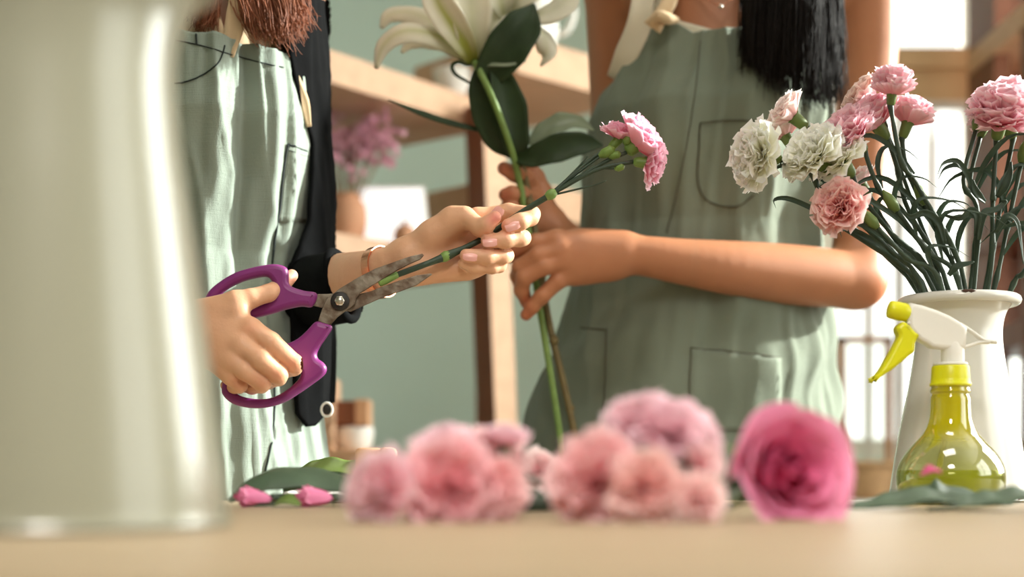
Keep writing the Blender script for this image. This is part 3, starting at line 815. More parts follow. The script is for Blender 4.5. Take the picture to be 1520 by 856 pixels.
# bowl, white jug and glass on the upper shelves
bw = on(672,2.52,zA)
t = thing('bowl', 'small white ceramic bowl on the upper pine shelf behind lilies', 'bowl', bw)
obj('body', *lathe(smooth_prof([(0.016,0),(0.020,0.003),(0.030,0.022),(0.036,0.045),(0.034,0.045),(0.026,0.02),(0.004,0.008)], 30), bw, 40), M['white'], t)
zB = ZY(50,2.46); jg = on(790,2.55,zB+0.0)
jg = np.array([P(795,0,2.54)[0], 2.54, zB])
t = thing('milk_jug', 'white ceramic jug with round handle on the higher shelf', 'jug', jg)
obj('body', *lathe(smooth_prof([(0.026,0),(0.034,0.004),(0.040,0.03),(0.036,0.07),(0.028,0.10),(0.032,0.12),(0.029,0.12),(0.024,0.10),(0.03,0.05),(0.01,0.008)], 40), jg, 44), M['white'], t)
obj('handle', *tube(cr([jg+np.array(v) for v in [(0.034,0,0.095),(0.06,-.005,0.09),(0.068,-.008,0.06),(0.056,-.005,0.028),(0.036,0,0.022)]], 20), 0.0055, 10), M['white'], t)

# cupboard and boxes low behind the person with scissors
cbz = ZY(668,2.25)
cu_ = thing('plant_stand', 'small dark plant stand against the sage wall behind table', 'stand', (P(505,0,2.3)[0],2.3,0))
obj('top', *box((P(440,0,2.25)[0],2.2,cbz-0.03),(P(566,0,2.25)[0],2.45,cbz), bev=0.003), M['wood_shelf'], cu_, smooth=False)
for px in (446, 548):
    for y in (2.21, 2.41): obj('leg', *box((P(px,0,2.25)[0],y,0),(P(px,0,2.25)[0]+0.02,y+0.02,cbz-0.03)), M['wood_dark'], cu_, smooth=False)
wcx0, wcx1 = P(446,0,2.24)[0], P(497,0,2.24)[0]
t = thing('pine_crate', 'tall pale pine crate standing on the plant stand', 'crate', ((wcx0+wcx1)/2,2.26,cbz))
obj('crate_side', *box((wcx0,2.22,cbz),(wcx1,2.32,ZY(560,2.24)), bev=0.003), M['wood_light'], t, smooth=False)
obj('crate_slat', *merge([box((wcx0-0.002,2.214,ZY(y,2.24)),(wcx1+0.002,2.219,ZY(y-14,2.24))) for y in (660,630,600,578)]), M['wood_light'], t, smooth=False)
t = thing('white_pot', 'white round pot under a brown box on the plant stand', 'pot', on(527,2.28,cbz))
obj('body', *lathe(smooth_prof([(0.018,0),(0.024,0.002),(0.029,0.018),(0.030,0.036),(0.024,0.038),(0.02,0.037)], 20), on(527,2.28,cbz), 32), M['white'], t)
obj('foot', *lathe([(0.020,-0.0),(0.022,0.0005),(0.022,0.003),(0.019,0.004)], on(527,2.28,cbz), 28), M['white'], t)
bz2 = cbz+0.038
t = thing('brown_box', 'brown wooden box sitting on the round white pot', 'box', on(522,2.28,bz2))
obj('box_body', *box((P(495,0,2.26)[0],2.25,bz2),(P(546,0,2.26)[0],2.31,bz2+S(38,2.26)), bev=0.003), M['wood_dark'], t, smooth=False)
obj('box_lid', *box((P(528,0,2.26)[0],2.248,bz2+0.001),(P(548,0,2.26)[0],2.312,bz2+S(40,2.26)), bev=0.002), M['wood_shelf'], t, smooth=False)
# ------------------------------------------------------------------ people
NX = 0
def head_prims(c, face, s=1.0):
    """head centre c, face: unit vector the face looks along"""
    c = np.array(c, float); f = nrm(face); u = np.array([0,0,1.0]); r = np.cross(f, u)
    A = lambda a, b, cc: c+s*(f*a+u*b+r*cc)
    pr = [(Prim(A(-.012,.03,0), A(.0,.03,0), .093*s, .088*s), .02), (Prim(A(.02,.0,0), A(.035,-.075,0), .066*s, .044*s), .03),
          (Prim(A(.055,-.085,0), A(.06,-.09,0), .026*s, .024*s), .02),
          (Prim(A(.085,.012,0), A(.102,-.022,0), .008*s, .012*s), .01),
          (Prim(A(.083,-.052,-.016), A(.083,-.052,.016), .007*s, .007*s), .006), (Prim(A(.081,-.062,-.013), A(.081,-.062,.013), .008*s, .008*s), .006),
          (Prim(A(.074,.032,-.045), A(.078,.034,-.015), .012*s, .011*s), .01), (Prim(A(.074,.032,.045), A(.078,.034,.015), .012*s, .011*s), .01)]
    for sd in (-1, 1):
        pr += [(Prim(A(-.005,.0,.083*sd), A(-.012,.035,.088*sd), .010*s, .015*s, (tuple(r), .5)), .008)]
    return pr

# ---------------- left person (scissors)
DL = 1.315
trL = Trunk([(-60,312,150,.075,0.0),(10,315,145,.080,0.0),(50,318,140,.086,-.004),(100,312,148,.094,-.006),(200,306,162,.098,-.006),(290,303,162,.088,-.002),(390,298,150,.082,0.0),(500,297,152,.088,0.0),(600,298,160,.096,0.0),(700,300,170,.102,0.0),(800,300,176,.105,0.0),(900,300,172,.10,0.0)], DL)
def trunk_prim(tr, shrink, ztop, zbot):
    z = np.linspace(zbot, ztop, 40); r = [tr.at(v) for v in z]
    return Torso(z, [v[0] for v in r], [v[1] for v in r], [v[2]-shrink for v in r], [v[3]-shrink for v in r])
pl = thing('person', 'person in sage bib apron and black cardigan cutting a stem with scissors', 'person', ((300-CX)/F*DL, DL, 0))
xL = (305-CX)/F*DL
zsh = ZY(-40, DL)
SQY = ((0,1,0), 0.72)
base = [(trunk_prim(trL, 0.020, ZY(-20,DL), ZY(860,DL)), 0.02)]
base += [(Prim((xL-0.09,DL,zsh),(xL+0.07,DL,zsh),.046,.046), .03), (Prim((xL-0.01,DL+.01,zsh),(xL+0.0,DL-.005,zsh+.14),.058,.050), .04)]
hcL = np.array((xL+0.01, DL-.015, zsh+.245)); base += head_prims(hcL, (0.75,-0.62,-0.15))
# her left arm reaches to the right of the photo and holds the stem
sh = (424,-10,1.33); el = (425,436,1.33); wr = (586,391,1.137)
base += [(Limb([sh, (428,220,1.335), el], [44, 43, 40]), .012)]
armL = [rc(el, (515,403,1.20), 40, 31), rc((515,403,1.20), (560,394,1.150), 31, 26), rc((500,424,1.21),(560,417,1.152), 30, 25), rc((560,392,1.150),(600,381,1.137),25,22), rc((560,417,1.152),(604,403,1.139),25,20)]
base += [(Limb([el,(475,418,1.255),(515,406,1.195),(560,395,1.150),(602,382,1.138)],[40,37,31,25.5,22.5]), .008), (Limb([(470,430,1.258),(510,422,1.198),(560,416,1.153),(606,403,1.140)],[36,30,25,20]), .008)]
palm = [rc((604,380,1.138),(672,327,1.130),20,17), rc((604,374,1.140),(708,324,1.142),19,14), rc((606,384,1.142),(712,346,1.146),18,14.5), rc((608,392,1.142),(713,370,1.147),18,14.5), rc((612,400,1.140),(706,394,1.144),17,14), rc((628,402,1.136),(694,399,1.137),17,16), rc((640,345,1.130),(675,330,1.128),16,15)]
base += [(p, .010) for p in palm]
def fing(j, r): return chain(j, r)
fL = [fing([(672,325,1.128),(690,322,1.124),(713,338,1.117),(722,334,1.113),(735,322,1.110)], [17,15,13,11.8,9.5]),
      fing([(708,324,1.142),(755,315,1.142),(790,318,1.136),(788,323,1.126),(772,329,1.118),(755,335,1.1155)], [14,12.8,11.5,11.5,12.2,11]),
      fing([(712,346,1.146),(752,345,1.143),(776,353,1.135),(772,354,1.126),(750,356,1.118),(724,357.5,1.1155)], [14,12.6,11.5,11.5,12.0,10.5]),
      fing([(713,370,1.147),(738,372,1.144),(751,379,1.136),(746,380,1.127),(722,381,1.119),(692,379,1.1165)], [14,12.5,11.2,11.2,11.8,10]),
      fing([(706,394,1.144),(732,392,1.141),(741,394,1.134),(730,396,1.128),(705,395,1.123),(688,391,1.121)], [13,11,10,10,10,8.5])]
# her right hand on the scissors
wr2 = (282,494,1.098); el2 = (105,500,1.235); sh2 = (165,-10,1.31)
base += [(Limb([sh2, el2], [44, 40], 6), .012), (Limb([el2, (240,496,1.13), wr2], [40, 30, 27]), .008)]
palm2 = [rc((284,474,1.096),(350,449,1.088),23,17), rc((286,482,1.092),(372,488,1.080),24,16), rc((286,492,1.092),(358,512,1.077),24,16), rc((286,502,1.094),(345,535,1.078),22,15), rc((288,512,1.096),(334,548,1.083),20,14), rc((300,470,1.094),(352,462,1.084),20,15)]
base += [(p, .010) for p in palm2]
fR = [fing([(350,449,1.088),(372,443,1.090),(398,435,1.098),(418,424,1.114),(433,409,1.122)], [17,14.5,13,12,9.5]),
      fing([(372,488,1.080),(402,508,1.078),(437,540,1.086),(436,545,1.098),(418,552,1.112),(404,552,1.120)], [16,15.5,14,12.5,11.5,10]),
      fing([(358,512,1.077),(385,532,1.073),(413,556,1.080),(413,560,1.092),(398,566,1.108),(384,566,1.116)], [16,15.5,14.2,12.5,11.5,10]),
      fing([(345,535,1.078),(364,550,1.075),(389,568,1.081),(388,571,1.092),(374,574,1.108),(362,572,1.116)], [15,14.5,13.2,12,11,10]),
      fing([(334,548,1.083),(342,559,1.081),(356,571,1.085),(355,573,1.094),(345,575,1.106),(336,572,1.112)], [14,12.5,11.5,10.5,10,9])]
# legs
for s in (-1, 1): base += [(Prim((xL+s*.055,DL,ZY(860,DL)),(xL+s*.065,DL+.0,.46),.075,.052), .03), (Prim((xL+s*.065,DL,.46),(xL+s*.07,DL+.01,.08),.05,.034), .02), (Prim((xL+s*.07,DL+.02,.035),(xL+s*.075,DL-.12,.025),.032,.025), .02)]
allf = fL+fR
bodyL = sdf_mesh(base, [], (xL-.36,DL-.27,0.0), (xL+.37,DL+.2,zsh+.40), .0065)
hlo, hhi = P(498,430,1.20)-np.array([0,.10,.03]), P(800,300,1.14)+np.array([.012,.03,.035]); hlo[1] = 1.085; hhi[1] = 1.235; hlo[2] = ZY(472,1.14); hhi[2] = ZY(288,1.14)
hand1 = sdf_mesh(base, fL, hlo, hhi, .0013)
rlo = np.array([P(258,0,1.1)[0], 1.045, ZY(605,1.09)]); rhi = np.array([P(452,0,1.1)[0], 1.160, ZY(390,1.1)])
hand2 = sdf_mesh(base, fR, rlo, rhi, .0013, kj=.004, kf=.002)
V, Q_ = join_nets([bodyL, hand1, hand2], [(hlo,hhi),(rlo,rhi)])
nb = len(V)
spots = [(P(735,324,1.105), .011, (236,142,132)), (P(757,334,1.105), .013, (240,142,132)), (P(724,358,1.105), .013, (238,146,136)), (P(692,380,1.106), .012, (236,148,136)),
         (P(432,408,1.115), .012, (236,160,140)), (P(437,540,1.078), .012, (208,140,108)), (P(413,556,1.07), .012, (206,138,106)), (P(389,568,1.07), .012, (204,136,104)), (P(356,571,1.075), .010, (204,136,104)),
         (P(372,486,1.07), .012, (214,152,116)), (P(715,372,1.13), .02, (232,160,136)), (P(660,380,1.125), .02, (222,164,130))]
T = paint(V, (214,164,130), spots)
nails = [nail(P(737,317,1.1085)+np.array([0,-.0006,0.0]), P(741,313,1.110)-P(728,330,1.112), (0.15,-1,0.25), .0058, .0044),
         nail(P(760,333,1.1093), P(750,336,1.11)-P(772,329,1.11), (0,-1,.3), .0058, .0046),
         nail(P(727,357,1.1095), P(716,358,1.11)-P(745,356,1.11), (0,-1,.3), .0056, .0044),
         nail(P(698,378.5,1.1108), P(688,378,1.11)-P(712,381,1.11), (0,-1,.3), .0056, .0042)]
Fq = [tuple(f) for f in Q_]; mi = [0]*len(Fq); VV = [V]; n = nb
for v, f in nails:
    VV.append(v); Fq += [tuple(i+n for i in g) for g in f]; mi += [1]*len(f); n += len(v)
V = np.concatenate(VV); T = np.vstack([T, np.ones((len(V)-nb, 3))])
obj('body', V, Fq, [M['skin'], M['nail']], pl, mi=mi, tint=T)

def fold(seed, k1, k2, amp):
    rg = np.random.RandomState(seed); ph = rg.uniform(0, 6.28, 8)
    def f(th, z):
        n1 = noise.noise((th*k1+ph[0], z*k2, ph[1])); n2 = noise.noise((th*k1*2.3, z*k2*2.7+ph[2], ph[3])); n3 = noise.noise((th*k1*5, z*k2*7, ph[4]))
        rdg = 1-abs(noise.noise((th*k1*1.4+z*4, z*k2*0.9-th*1.2, ph[5])))*2
        return amp*(n1+0.45*n2+0.15*n3+0.45*max(0, rdg)**3)
    return f
R_ = math.radians
fa = fold(5, 3.2, 5.0, .0085)
def vert_fold(th, z):
    # soft upright pleats down the middle of the bib
    x = th; a = 0
    for c, wd, am in ((R_(28),.07,-.009),(R_(42),.05,.006),(R_(14),.10,.005),(R_(60),.06,-.004)):
        a += am*math.exp(-((x-c-0.25*(z-1.0))/wd)**2)
    fade = 1/(1+math.exp((ZY(560,1.22)-z)*40))
    return a*(0.30+0.40*fade)
def dispL(th, z): return fa(th, z)+vert_fold(th, z)
def ztL(th):
    xc, yc, a, b = trL.at(ZY(70,DL)); x = xc+a*math.sin(th); px = CX+F*x/(DL-.06)
    return ZY(46+(px-265)*.235+1.5*math.sin(th*19), DL-.09+.03*abs(th))
def thL(z):
    hi = np.interp(z, [ZY(300,DL), ZY(190,DL), ZY(120,DL), ZY(88,DL)], [R_(100), R_(88), R_(66), R_(50)])
    lo = np.interp(z, [ZY(300,DL), ZY(190,DL), ZY(120,DL), ZY(60,DL)], [R_(-100), R_(-88), R_(-66), R_(-48)])
    return lo, hi
Va, Fa = garment(trL, thL, lambda th: ZY(960,DL), ztL, .006, 150, 240, dispL)
apL = obj('apron', Va, Fa, M['apron'], pl, solid=.0016)
sfL = Surf(Va, DL)
seam('seam', sfL, [(258,59),(300,68),(340,80),(384,92),(421,100)], .0006, M['seam'], apL)
seam('seam', sfL, [(334,67),(326,90),(306,108),(280,120),(258,124)], .0007, M['seam'], apL)
seam('seam', sfL, [(291,50),(292,66)], .0009, M['seam'], apL, 8)
seam('seam', sfL, [(428,214),(421,255),(417,300),(410,345),(404,392)], .0011, M['seam'], apL)
seam('seam', sfL, [(428,214),(446,221),(464,228)], .0009, M['seam'], apL)
seam('seam', sfL, [(427,222),(446,229),(463,235)], .0005, M['seam'], apL)
seam('seam', sfL, [(407,560),(408,600),(404,650),(394,700)], .0010, M['seam'], apL)
obj('pocket', *patch(sfL, [(428,214),(464,228),(462,330),(413,330)], .0014), M['apron'], apL, solid=.001)
strapL = [P(300,60,1.235), P(292,20,1.235), P(286,-40,1.25), P(290,-80,1.30)]
obj('apron_strap', *leafmesh(strapL, [.011,.011,.011], (0,-1,.2), 0.0, 14, 5), M['beige'], pl, solid=.002)
# beige shirt under the apron
def ztS(th): return ZY(-46, DL)-0.105*math.exp(-((th-R_(12))/.30)**2)
Vs_, Fs_ = garment(trL, lambda z: (R_(-180), R_(180)), lambda th: ZY(560,DL), ztS, -.012, 110, 90, fold(9,3,6,.002))
shirt = obj('shirt', Vs_, Fs_, M['beige'], pl, solid=.002)
for pts in ([(356,-20,1.225),(352,20,1.222),(346,50,1.219),(340,84,1.218)], [(300,-20,1.235),(310,20,1.226),(322,55,1.219),(334,84,1.218)]):
    obj('collar', *leafmesh([P(*p) for p in pts], [.007,.009,.008,.004], (0,-1,.1), .2, 16, 5), M['beige'], shirt, solid=.002)
obj('shirt_edge', *leafmesh([P(418,84,1.262),(P(436,118,1.262)),P(451,152,1.266),P(459,188,1.27)], [.004,.006,.005,.002], (.3,-1,.1), .1, 16, 5), M['beige'], shirt, solid=.002)
# black cardigan: open trunk part, sleeves, cuff
trC = Trunk([(-70,312,150,.082),(0,315,162,.092),(60,312,168,.100),(110,308,175,.106),(200,304,182,.108),(290,304,188,.102),(390,303,190,.098),(500,302,188,.102),(600,300,188,.106),(650,300,188,.108)], DL+.004)
def edge_px(z):
    return np.interp(z, [ZY(650,1.26),ZY(600,1.26),ZY(500,1.26),ZY(390,1.26),ZY(300,1.26),ZY(190,1.26),ZY(100,1.26),ZY(60,1.26),ZY(-40,1.26)], [452,440,434,432,456,460,436,424,410])
def thC(z):
    xc, yc, a, b = trC.at(z); px = edge_px(z); x = (px-CX)/F*(DL-.05)
    s = min(.985, max(-.9, (x-xc)/a)); e = math.asin(s)
    return e, 2*math.pi-R_(62)
def zbC(th):
    t = math.degrees(th)
    return ZY(np.interp(t, [40,52,60,66,80,110,200,300], [592,608,634,632,600,585,590,590]), DL-.04)
Vc, Fc_ = garment(trC, thC, zbC, lambda th: ZY(-62,DL), .0, 110, 130, fold(13,3,5,.004))
cd = obj('cardigan', Vc, Fc_, M['black_knit'], pl, solid=.004)
slv = [(Limb([(420,-20,1.335),(434,120,1.336),(440,250,1.336),(442,350,1.332),(436,438,1.325)],[54,52,53,54,53]), .01), (rc((436,438,1.325),(516,424,1.210),54,54), .02),
       (rc((165,-20,1.315),(110,500,1.235),56,50), .01), (rc((110,500,1.235),(215,498,1.15),50,40), .01), (Prim((xL-.09,DL+.01,zsh+.002),(xL+.07,DL+.01,zsh+.002),.060,.060), .03)]
sv = sdf_mesh(slv, [], (xL-.40,1.08,.9), (xL+.36,1.45,zsh+.10), .004)
# cut the neck and the cuffs open
Vv, Qv = sv
CUFN = nrm((.95,-.26,.24)); ctr = Vv[Qv].mean(1); cx_ = P(508,424,1.215)
keep = ~((((ctr-cx_)*CUFN).sum(1) > 0)) & ~(((ctr-np.array((xL,DL,zsh+.05)))**2).sum(1) < .058**2)
Qv = Qv[keep]; used = np.unique(Qv); mp = np.full(len(Vv), -1); mp[used] = np.arange(len(used))
obj('sleeves', Vv[used], mp[Qv], M['black_knit'], cd)
fr = frame_to(CUFN)
cc_ = P(508,424,1.215)
rp = [cc_+fr@np.array([math.cos(t)*.0295, math.sin(t)*.0295, 0]) for t in np.linspace(0, 2*math.pi, 40)]
obj('cuff', *tube(rp, .0040, 10), M['black_knit'], cd)
sp_ = P(486,608,1.255)
ring = [sp_+np.array([math.cos(t)*S(8,1.255), -.004, math.sin(t)*S(10,1.255)]) for t in np.linspace(0, 2*math.pi, 28)]
obj('snap_button', *tube(ring, .0011, 8), M['white'], cd, label='white ringed snap button')
V, Fc = lathe([(.0044,0),(.0044,.0012),(.0036,.0016),(.0012,.0022),(.0002,.0022)], (0,0,0), 20)
obj('snap_centre', put(V, sp_+np.array([0,-.0025,0]), (0,-1,0)), Fc, M['black'], cd)
# trousers and shoes
tk = []
for s in (-1, 1): tk += [(Prim((xL+s*.055,DL,ZY(860,DL)),(xL+s*.065,DL,.46),.085,.064), .02), (Prim((xL+s*.065,DL,.46),(xL+s*.07,DL+.01,.11),.064,.052), .02)]
tk += [(trunk_prim(trL, .004, ZY(640,DL), ZY(880,DL)), .02)]
tv = sdf_mesh(tk, [], (xL-.25,DL-.2,.04), (xL+.25,DL+.2,ZY(600,DL)), .009); obj('trousers', *tv, M['denim'], pl)
for s in (-1, 1):
    hv = sdf_mesh([(Prim((xL+s*.07,DL+.02,.042),(xL+s*.075,DL-.12,.034),.040,.033), .02)], [], (xL+s*.07-.06,DL-.2,0), (xL+s*.07+.06,DL+.1,.1), .005); obj('shoe', *hv, M['shoe'], pl)
# auburn hair over the shoulders
capL = head_prims(hcL, (0.75,-0.62,-0.15))
def hair_cap(c, face, m, par, s=1.0):
    f = nrm(face); V, Fc = [], []
    v, q_ = sdf_mesh([(Prim(np.array(c)-f*.02+np.array([0,0,.035]), np.array(c)-f*.03+np.array([0,0,-.03]), .104*s, .085*s), .02)], [], np.array(c)-.17, np.array(c)+.17, .006)
    ok = ((v-np.array(c))@f-.35*((v-np.array(c))[:,2]-.0) < .045)
    q_ = q_[ok[q_].all(1)]; u_ = np.unique(q_); mp = np.full(len(v), -1); mp[u_] = np.arange(len(u_))
    return obj('hair', v[u_], mp[q_], m, par)
hL = hair_cap(hcL, (0.75,-0.62,-0.15), M['hair_red'], pl)
top = lambda px, d: P(px, -150, d)
rt = [[top(372,1.30), P(352,-60,1.245), P(357,0,1.222), P(372,40,1.213), P(392,66,1.210)], [top(385,1.30), P(380,-60,1.245), P(392,0,1.220), P(405,40,1.212), P(418,72,1.210)],
      [top(400,1.31), P(402,-60,1.255), P(420,0,1.228), P(434,34,1.222), P(444,66,1.221)], [top(405,1.32), P(420,-60,1.265), P(440,-10,1.24), P(449,18,1.234), P(453,40,1.232)]]
rl = [[top(300,1.29), P(288,-60,1.24), P(284,-10,1.228), P(288,22,1.222), P(281,45,1.220)], [top(315,1.29), P(304,-60,1.238), P(302,-10,1.224), P(306,30,1.218), P(302,56,1.216)], [top(325,1.29), P(322,-60,1.238), P(322,-10,1.222), P(318,30,1.218), P(312,58,1.217)]]
m1 = strands(rt, None, 620, .00075, .0045, 1, 11, .005); m2 = strands(rl, None, 260, .0008, .003, 2, 11, .004)
wsp = strands([[P(420,-20,1.235), P(440,6,1.226), P(456,12,1.225), P(472,14,1.225)], [P(410,-20,1.235), P(430,20,1.222), P(446,34,1.222), P(458,36,1.222)]], None, 26, .0004, .003, 4, 9, .004)
obj('hair_lock', *merge([m1, wsp]), M['hair_red'], hL); obj('hair_lock', *m2, M['hair_red'], hL)
# rose gold bracelet on the wrist by the cuff
bcn = P(566,403,1.151); bax = nrm(P(590,398,1.14)-P(540,410,1.165)); fr = frame_to(bax, (0,-1,0))
HV = (hand1[0]-bcn)@fr; sel = HV[np.abs(HV[:,2]) < .006]; an = np.arctan2(sel[:,1], sel[:,0]); rd = np.hypot(sel[:,0], sel[:,1]); n1 = 56
rr_ = np.array([rd[np.abs((an-2*math.pi*i/n1+math.pi) % (2*math.pi)-math.pi) < .16].max() for i in range(n1)]); rr_ = (np.roll(rr_,1)+rr_*2+np.roll(rr_,-1))/4+.0006
V = []
for i in range(n1):
    a = 2*math.pi*i/n1; wd = .0040
    for (dr, dz) in ((0,-wd),(.0011,-wd),(.0011,wd),(0,wd)):
        V.append(bcn+fr@np.array([math.cos(a)*(rr_[i]+dr), math.sin(a)*(rr_[i]+dr), dz]))
Fc = [(i*4+k, ((i+1) % n1)*4+k, ((i+1) % n1)*4+(k+1) % 4, i*4+(k+1) % 4) for i in range(n1) for k in range(4)]
br = obj('bracelet', V, Fc, M['rosegold'], pl, smooth=False, label='wide rose gold bracelet')

# ---------------- right person (lilies)
DR = 1.52
trR = Trunk([(-70,1100,200,.070),(-20,1100,190,.080),(45,1082,160,.090),(140,1066,164,.104),(185,1050,170,.110),(250,1042,168,.104),(345,1038,166,.088),(460,1034,183,.094),(560,1020,203,.104),(660,1003,216,.112),(800,995,228,.118),(900,990,230,.118)], DR)
pr_ = thing('person', 'person in sleeveless top and sage apron with long dark hair holding lilies', 'person', ((1000-CX)/F*DR, DR, 0))
xR = (1095-CX)/F*DR; zsR = ZY(-60, DR)
base = [(trunk_prim(trR, .014, ZY(-30,DR), ZY(880,DR)), .02), (Prim((xR-.115,DR+.01,zsR),(xR+.125,DR,zsR),.050,.050), .05), (Prim((xR,DR+.01,zsR),(xR-.012,DR-.012,zsR+.14),.054,.047), .045)]
hcR = np.array((xR-.02, DR-.02, zsR+.24)); base += head_prims(hcR, (-0.6,-0.75,-0.22))
eR = (1283,410,1.465)
base += [(Limb([(1284,-60,1.515),(1288,40,1.51),(1284,180,1.505),(1281,300,1.49),(1276,372,1.475),(1268,414,1.466)],[50,47,42,40,41,42]), .012)]
base += [(Limb([(1276,416,1.466),(1225,412,1.45),(1160,406,1.432),(1080,397,1.41),(1010,388,1.396),(945,379,1.388),(880,380,1.386)],[40,43.5,44,39.5,33.5,29,29], 24), .012)]
palmR = [rc((918,373,1.386),(826,357,1.376),17,15.5), rc((918,376,1.386),(832,372,1.372),18,16), rc((918,382,1.386),(838,388,1.373),18,16), rc((916,387,1.386),(850,404,1.378),18,16), rc((905,392,1.387),(858,402,1.382),20,17), rc((925,366,1.39),(862,362,1.385),20,20), rc((910,375,1.396),(845,370,1.392),18,16)]
base += [(p, .013) for p in palmR]
fRR = [fing([(826,357,1.376),(795,360,1.374),(768,371,1.386),(758,380,1.402)], [15.5,13,12,10.5]),
       fing([(832,372,1.372),(798,380,1.366),(772,396,1.374),(768,409,1.390),(772,424,1.402)], [15.5,13,12,11,10]),
       fing([(838,388,1.373),(806,396,1.366),(778,412,1.368),(774,430,1.378),(782,449,1.388)], [15.5,13,12,11.2,9.5]),
       fing([(850,404,1.378),(828,417,1.373),(805,439,1.374),(790,455,1.378),(781,467,1.381)], [15,12.4,11.5,10.5,8.8]),
       fing([(862,362,1.395),(830,372,1.41),(806,392,1.425),(800,410,1.43)], [17,14,12.5,10.5])]
# the other hand grips the stalks higher up
eW = (905,432,1.57); wW = (818,332,1.468)
base += [(Limb([(912,-40,1.525),(918,190,1.57),eW],[46,42,38]), .012)]
base += [(Limb([eW,(860,380,1.51),wW],[37,32,23]), .010)]
palmW = [rc((818,334,1.468),(792,280,1.448),20,14), rc((816,334,1.466),(790,296,1.442),20,14), rc((814,336,1.464),(788,314,1.442),19,14), rc((812,338,1.464),(788,330,1.444),18,13)]
base += [(p, .010) for p in palmW]
fW = [fing([(792,280,1.448),(781,266,1.432),(764,258,1.418),(748,250,1.414)], [14.5,13,12,10]),
      fing([(790,296,1.442),(776,288,1.424),(760,288,1.412),(750,289,1.412)], [14,12.8,12,10]),
      fing([(788,314,1.442),(772,306,1.424),(758,306,1.414),(752,308,1.416)], [13.5,12.4,11.5,10]),
      fing([(788,330,1.444),(772,324,1.430),(762,324,1.422),(758,326,1.424)], [12.5,11,10.5,9]),
      fing([(806,312,1.458),(806,286,1.452),(796,262,1.444),(786,248,1.438)], [17,14,12,10])]
for s in (-1, 1): base += [(Prim((xR-.06+s*.06,DR,ZY(880,DR)),(xR-.06+s*.07,DR,.46),.08,.055), .03), (Prim((xR-.06+s*.07,DR,.46),(xR-.06+s*.075,DR+.01,.08),.052,.034), .02), (Prim((xR-.06+s*.075,DR+.02,.035),(xR-.06+s*.08,DR-.12,.025),.032,.025), .02)]
bodyR = sdf_mesh(base, [], (xR-.38,DR-.28,0.0), (xR+.28,DR+.2,zsR+.40), .0062)
alo = np.array([P(752,0,1.37)[0]-.012, 1.335, ZY(482,1.37)]); ahi = np.array([P(1030,0,1.40)[0], 1.452, ZY(332,1.37)])
h1 = sdf_mesh(base, fRR, alo, ahi, .0016, kj=.005)
clo = np.array([P(736,0,1.41)[0], 1.385, ZY(345,1.42)]); chi = np.array([P(838,0,1.47)[0], 1.50, ZY(232,1.41)])
# upper arm and forearm get a finer net as well
flo = np.array([P(1030,0,1.40)[0]-.004, 1.36, ZY(470,1.42)]); fhi = np.array([P(1345,0,1.48)[0], 1.56, ZY(320,1.45)])
h2 = sdf_mesh(base, fW, clo, chi, .0016)
h3 = sdf_mesh(base, [], flo, fhi, .0028)
V, Q_ = join_nets([bodyR, h1, h2, h3], [(alo,ahi),(clo,chi),(flo,fhi)])
T = paint(V, (184,125,91), [(P(781,467,1.375), .015, (186,110,78)), (P(782,449,1.38), .012, (182,104,74)), (P(748,250,1.405), .014, (186,106,80)), (P(750,289,1.405), .014, (186,106,80)), (P(760,380,1.38), .016, (176,100,70)), (P(1300,430,1.45), .03, (190,118,82))])
obj('body', V, [tuple(f) for f in Q_], M['skin2'], pr_, tint=T)
fb = fold(21, 2.6, 4.2, .008)
def dispR(th, z):
    # soft creases across the lap and at the waist
    g = fb(th, z); y = HY-(z-ZC)*F/1.42
    g += .004*math.sin(y*.045+th*4)*math.exp(-((y-520)/110)**2)
    g += .007*math.exp(-((th-R_(62)-.0016*(y-300))/.12)**2)*(1 if 150 < y < 420 else .5)
    g -= .004*math.exp(-((th-R_(2))/.08)**2)
    for c in (-26, 16): g += .014*math.exp(-((th-R_(c))/.27)**2-((y-165)/75)**2)
    return g
def ztR(th):
    d = math.degrees(th)
    return ZY(np.interp(d, [-60,-48,-38,-30,-22,-12,0,20,40,60], [62,40,33,36,52,50,46,50,52,60]), DR-.085)
def thR(z):
    lo = np.interp(z, [ZY(215,DR), ZY(170,DR), ZY(120,DR), ZY(80,DR), ZY(30,DR)], [R_(-118), R_(-84), R_(-62), R_(-52), R_(-42)])
    hi = np.interp(z, [ZY(260,DR), ZY(190,DR), ZY(120,DR), ZY(30,DR)], [R_(118), R_(86), R_(56), R_(34)])
    return lo, hi
Va, Fa = garment(trR, thR, lambda th: ZY(1000,DR), ztR, .006, 150, 230, dispR)
apR = obj('apron', Va, Fa, M['apron_shaded'], pr_, solid=.0016)
sfR = Surf(Va, DR)
ck = [(1040,182),(1037,230),(1036,270),(1048,296),(1074,306),(1100,304),(1120,288)]
seam('seam', sfR, ck, .0009, M['seam2'], apR); seam('seam', sfR, [(1040,182),(1080,178),(1120,180)], .0007, M['seam2'], apR)
seam('seam', sfR, [(1040,60),(1034,120),(1022,200),(1004,290),(990,345)], .0006, M['seam2'], apR)
seam('seam', sfR, [(900,488),(898,560),(894,640)], .0009, M['seam2'], apR); seam('seam', sfR, [(862,486),(885,488),(900,490)], .0008, M['seam2'], apR)
seam('seam', sfR, [(1026,516),(1024,560),(1020,640)], .0008, M['seam2'], apR); seam('seam', sfR, [(1026,516),(1090,522),(1160,530)], .0008, M['seam2'], apR)
obj('pocket', *patch(sfR, [(1026,516),(1160,530),(1160,640),(1020,640)], .0014), M['apron_shaded'], apR, solid=.001)
kn = P(985,22,1.432)
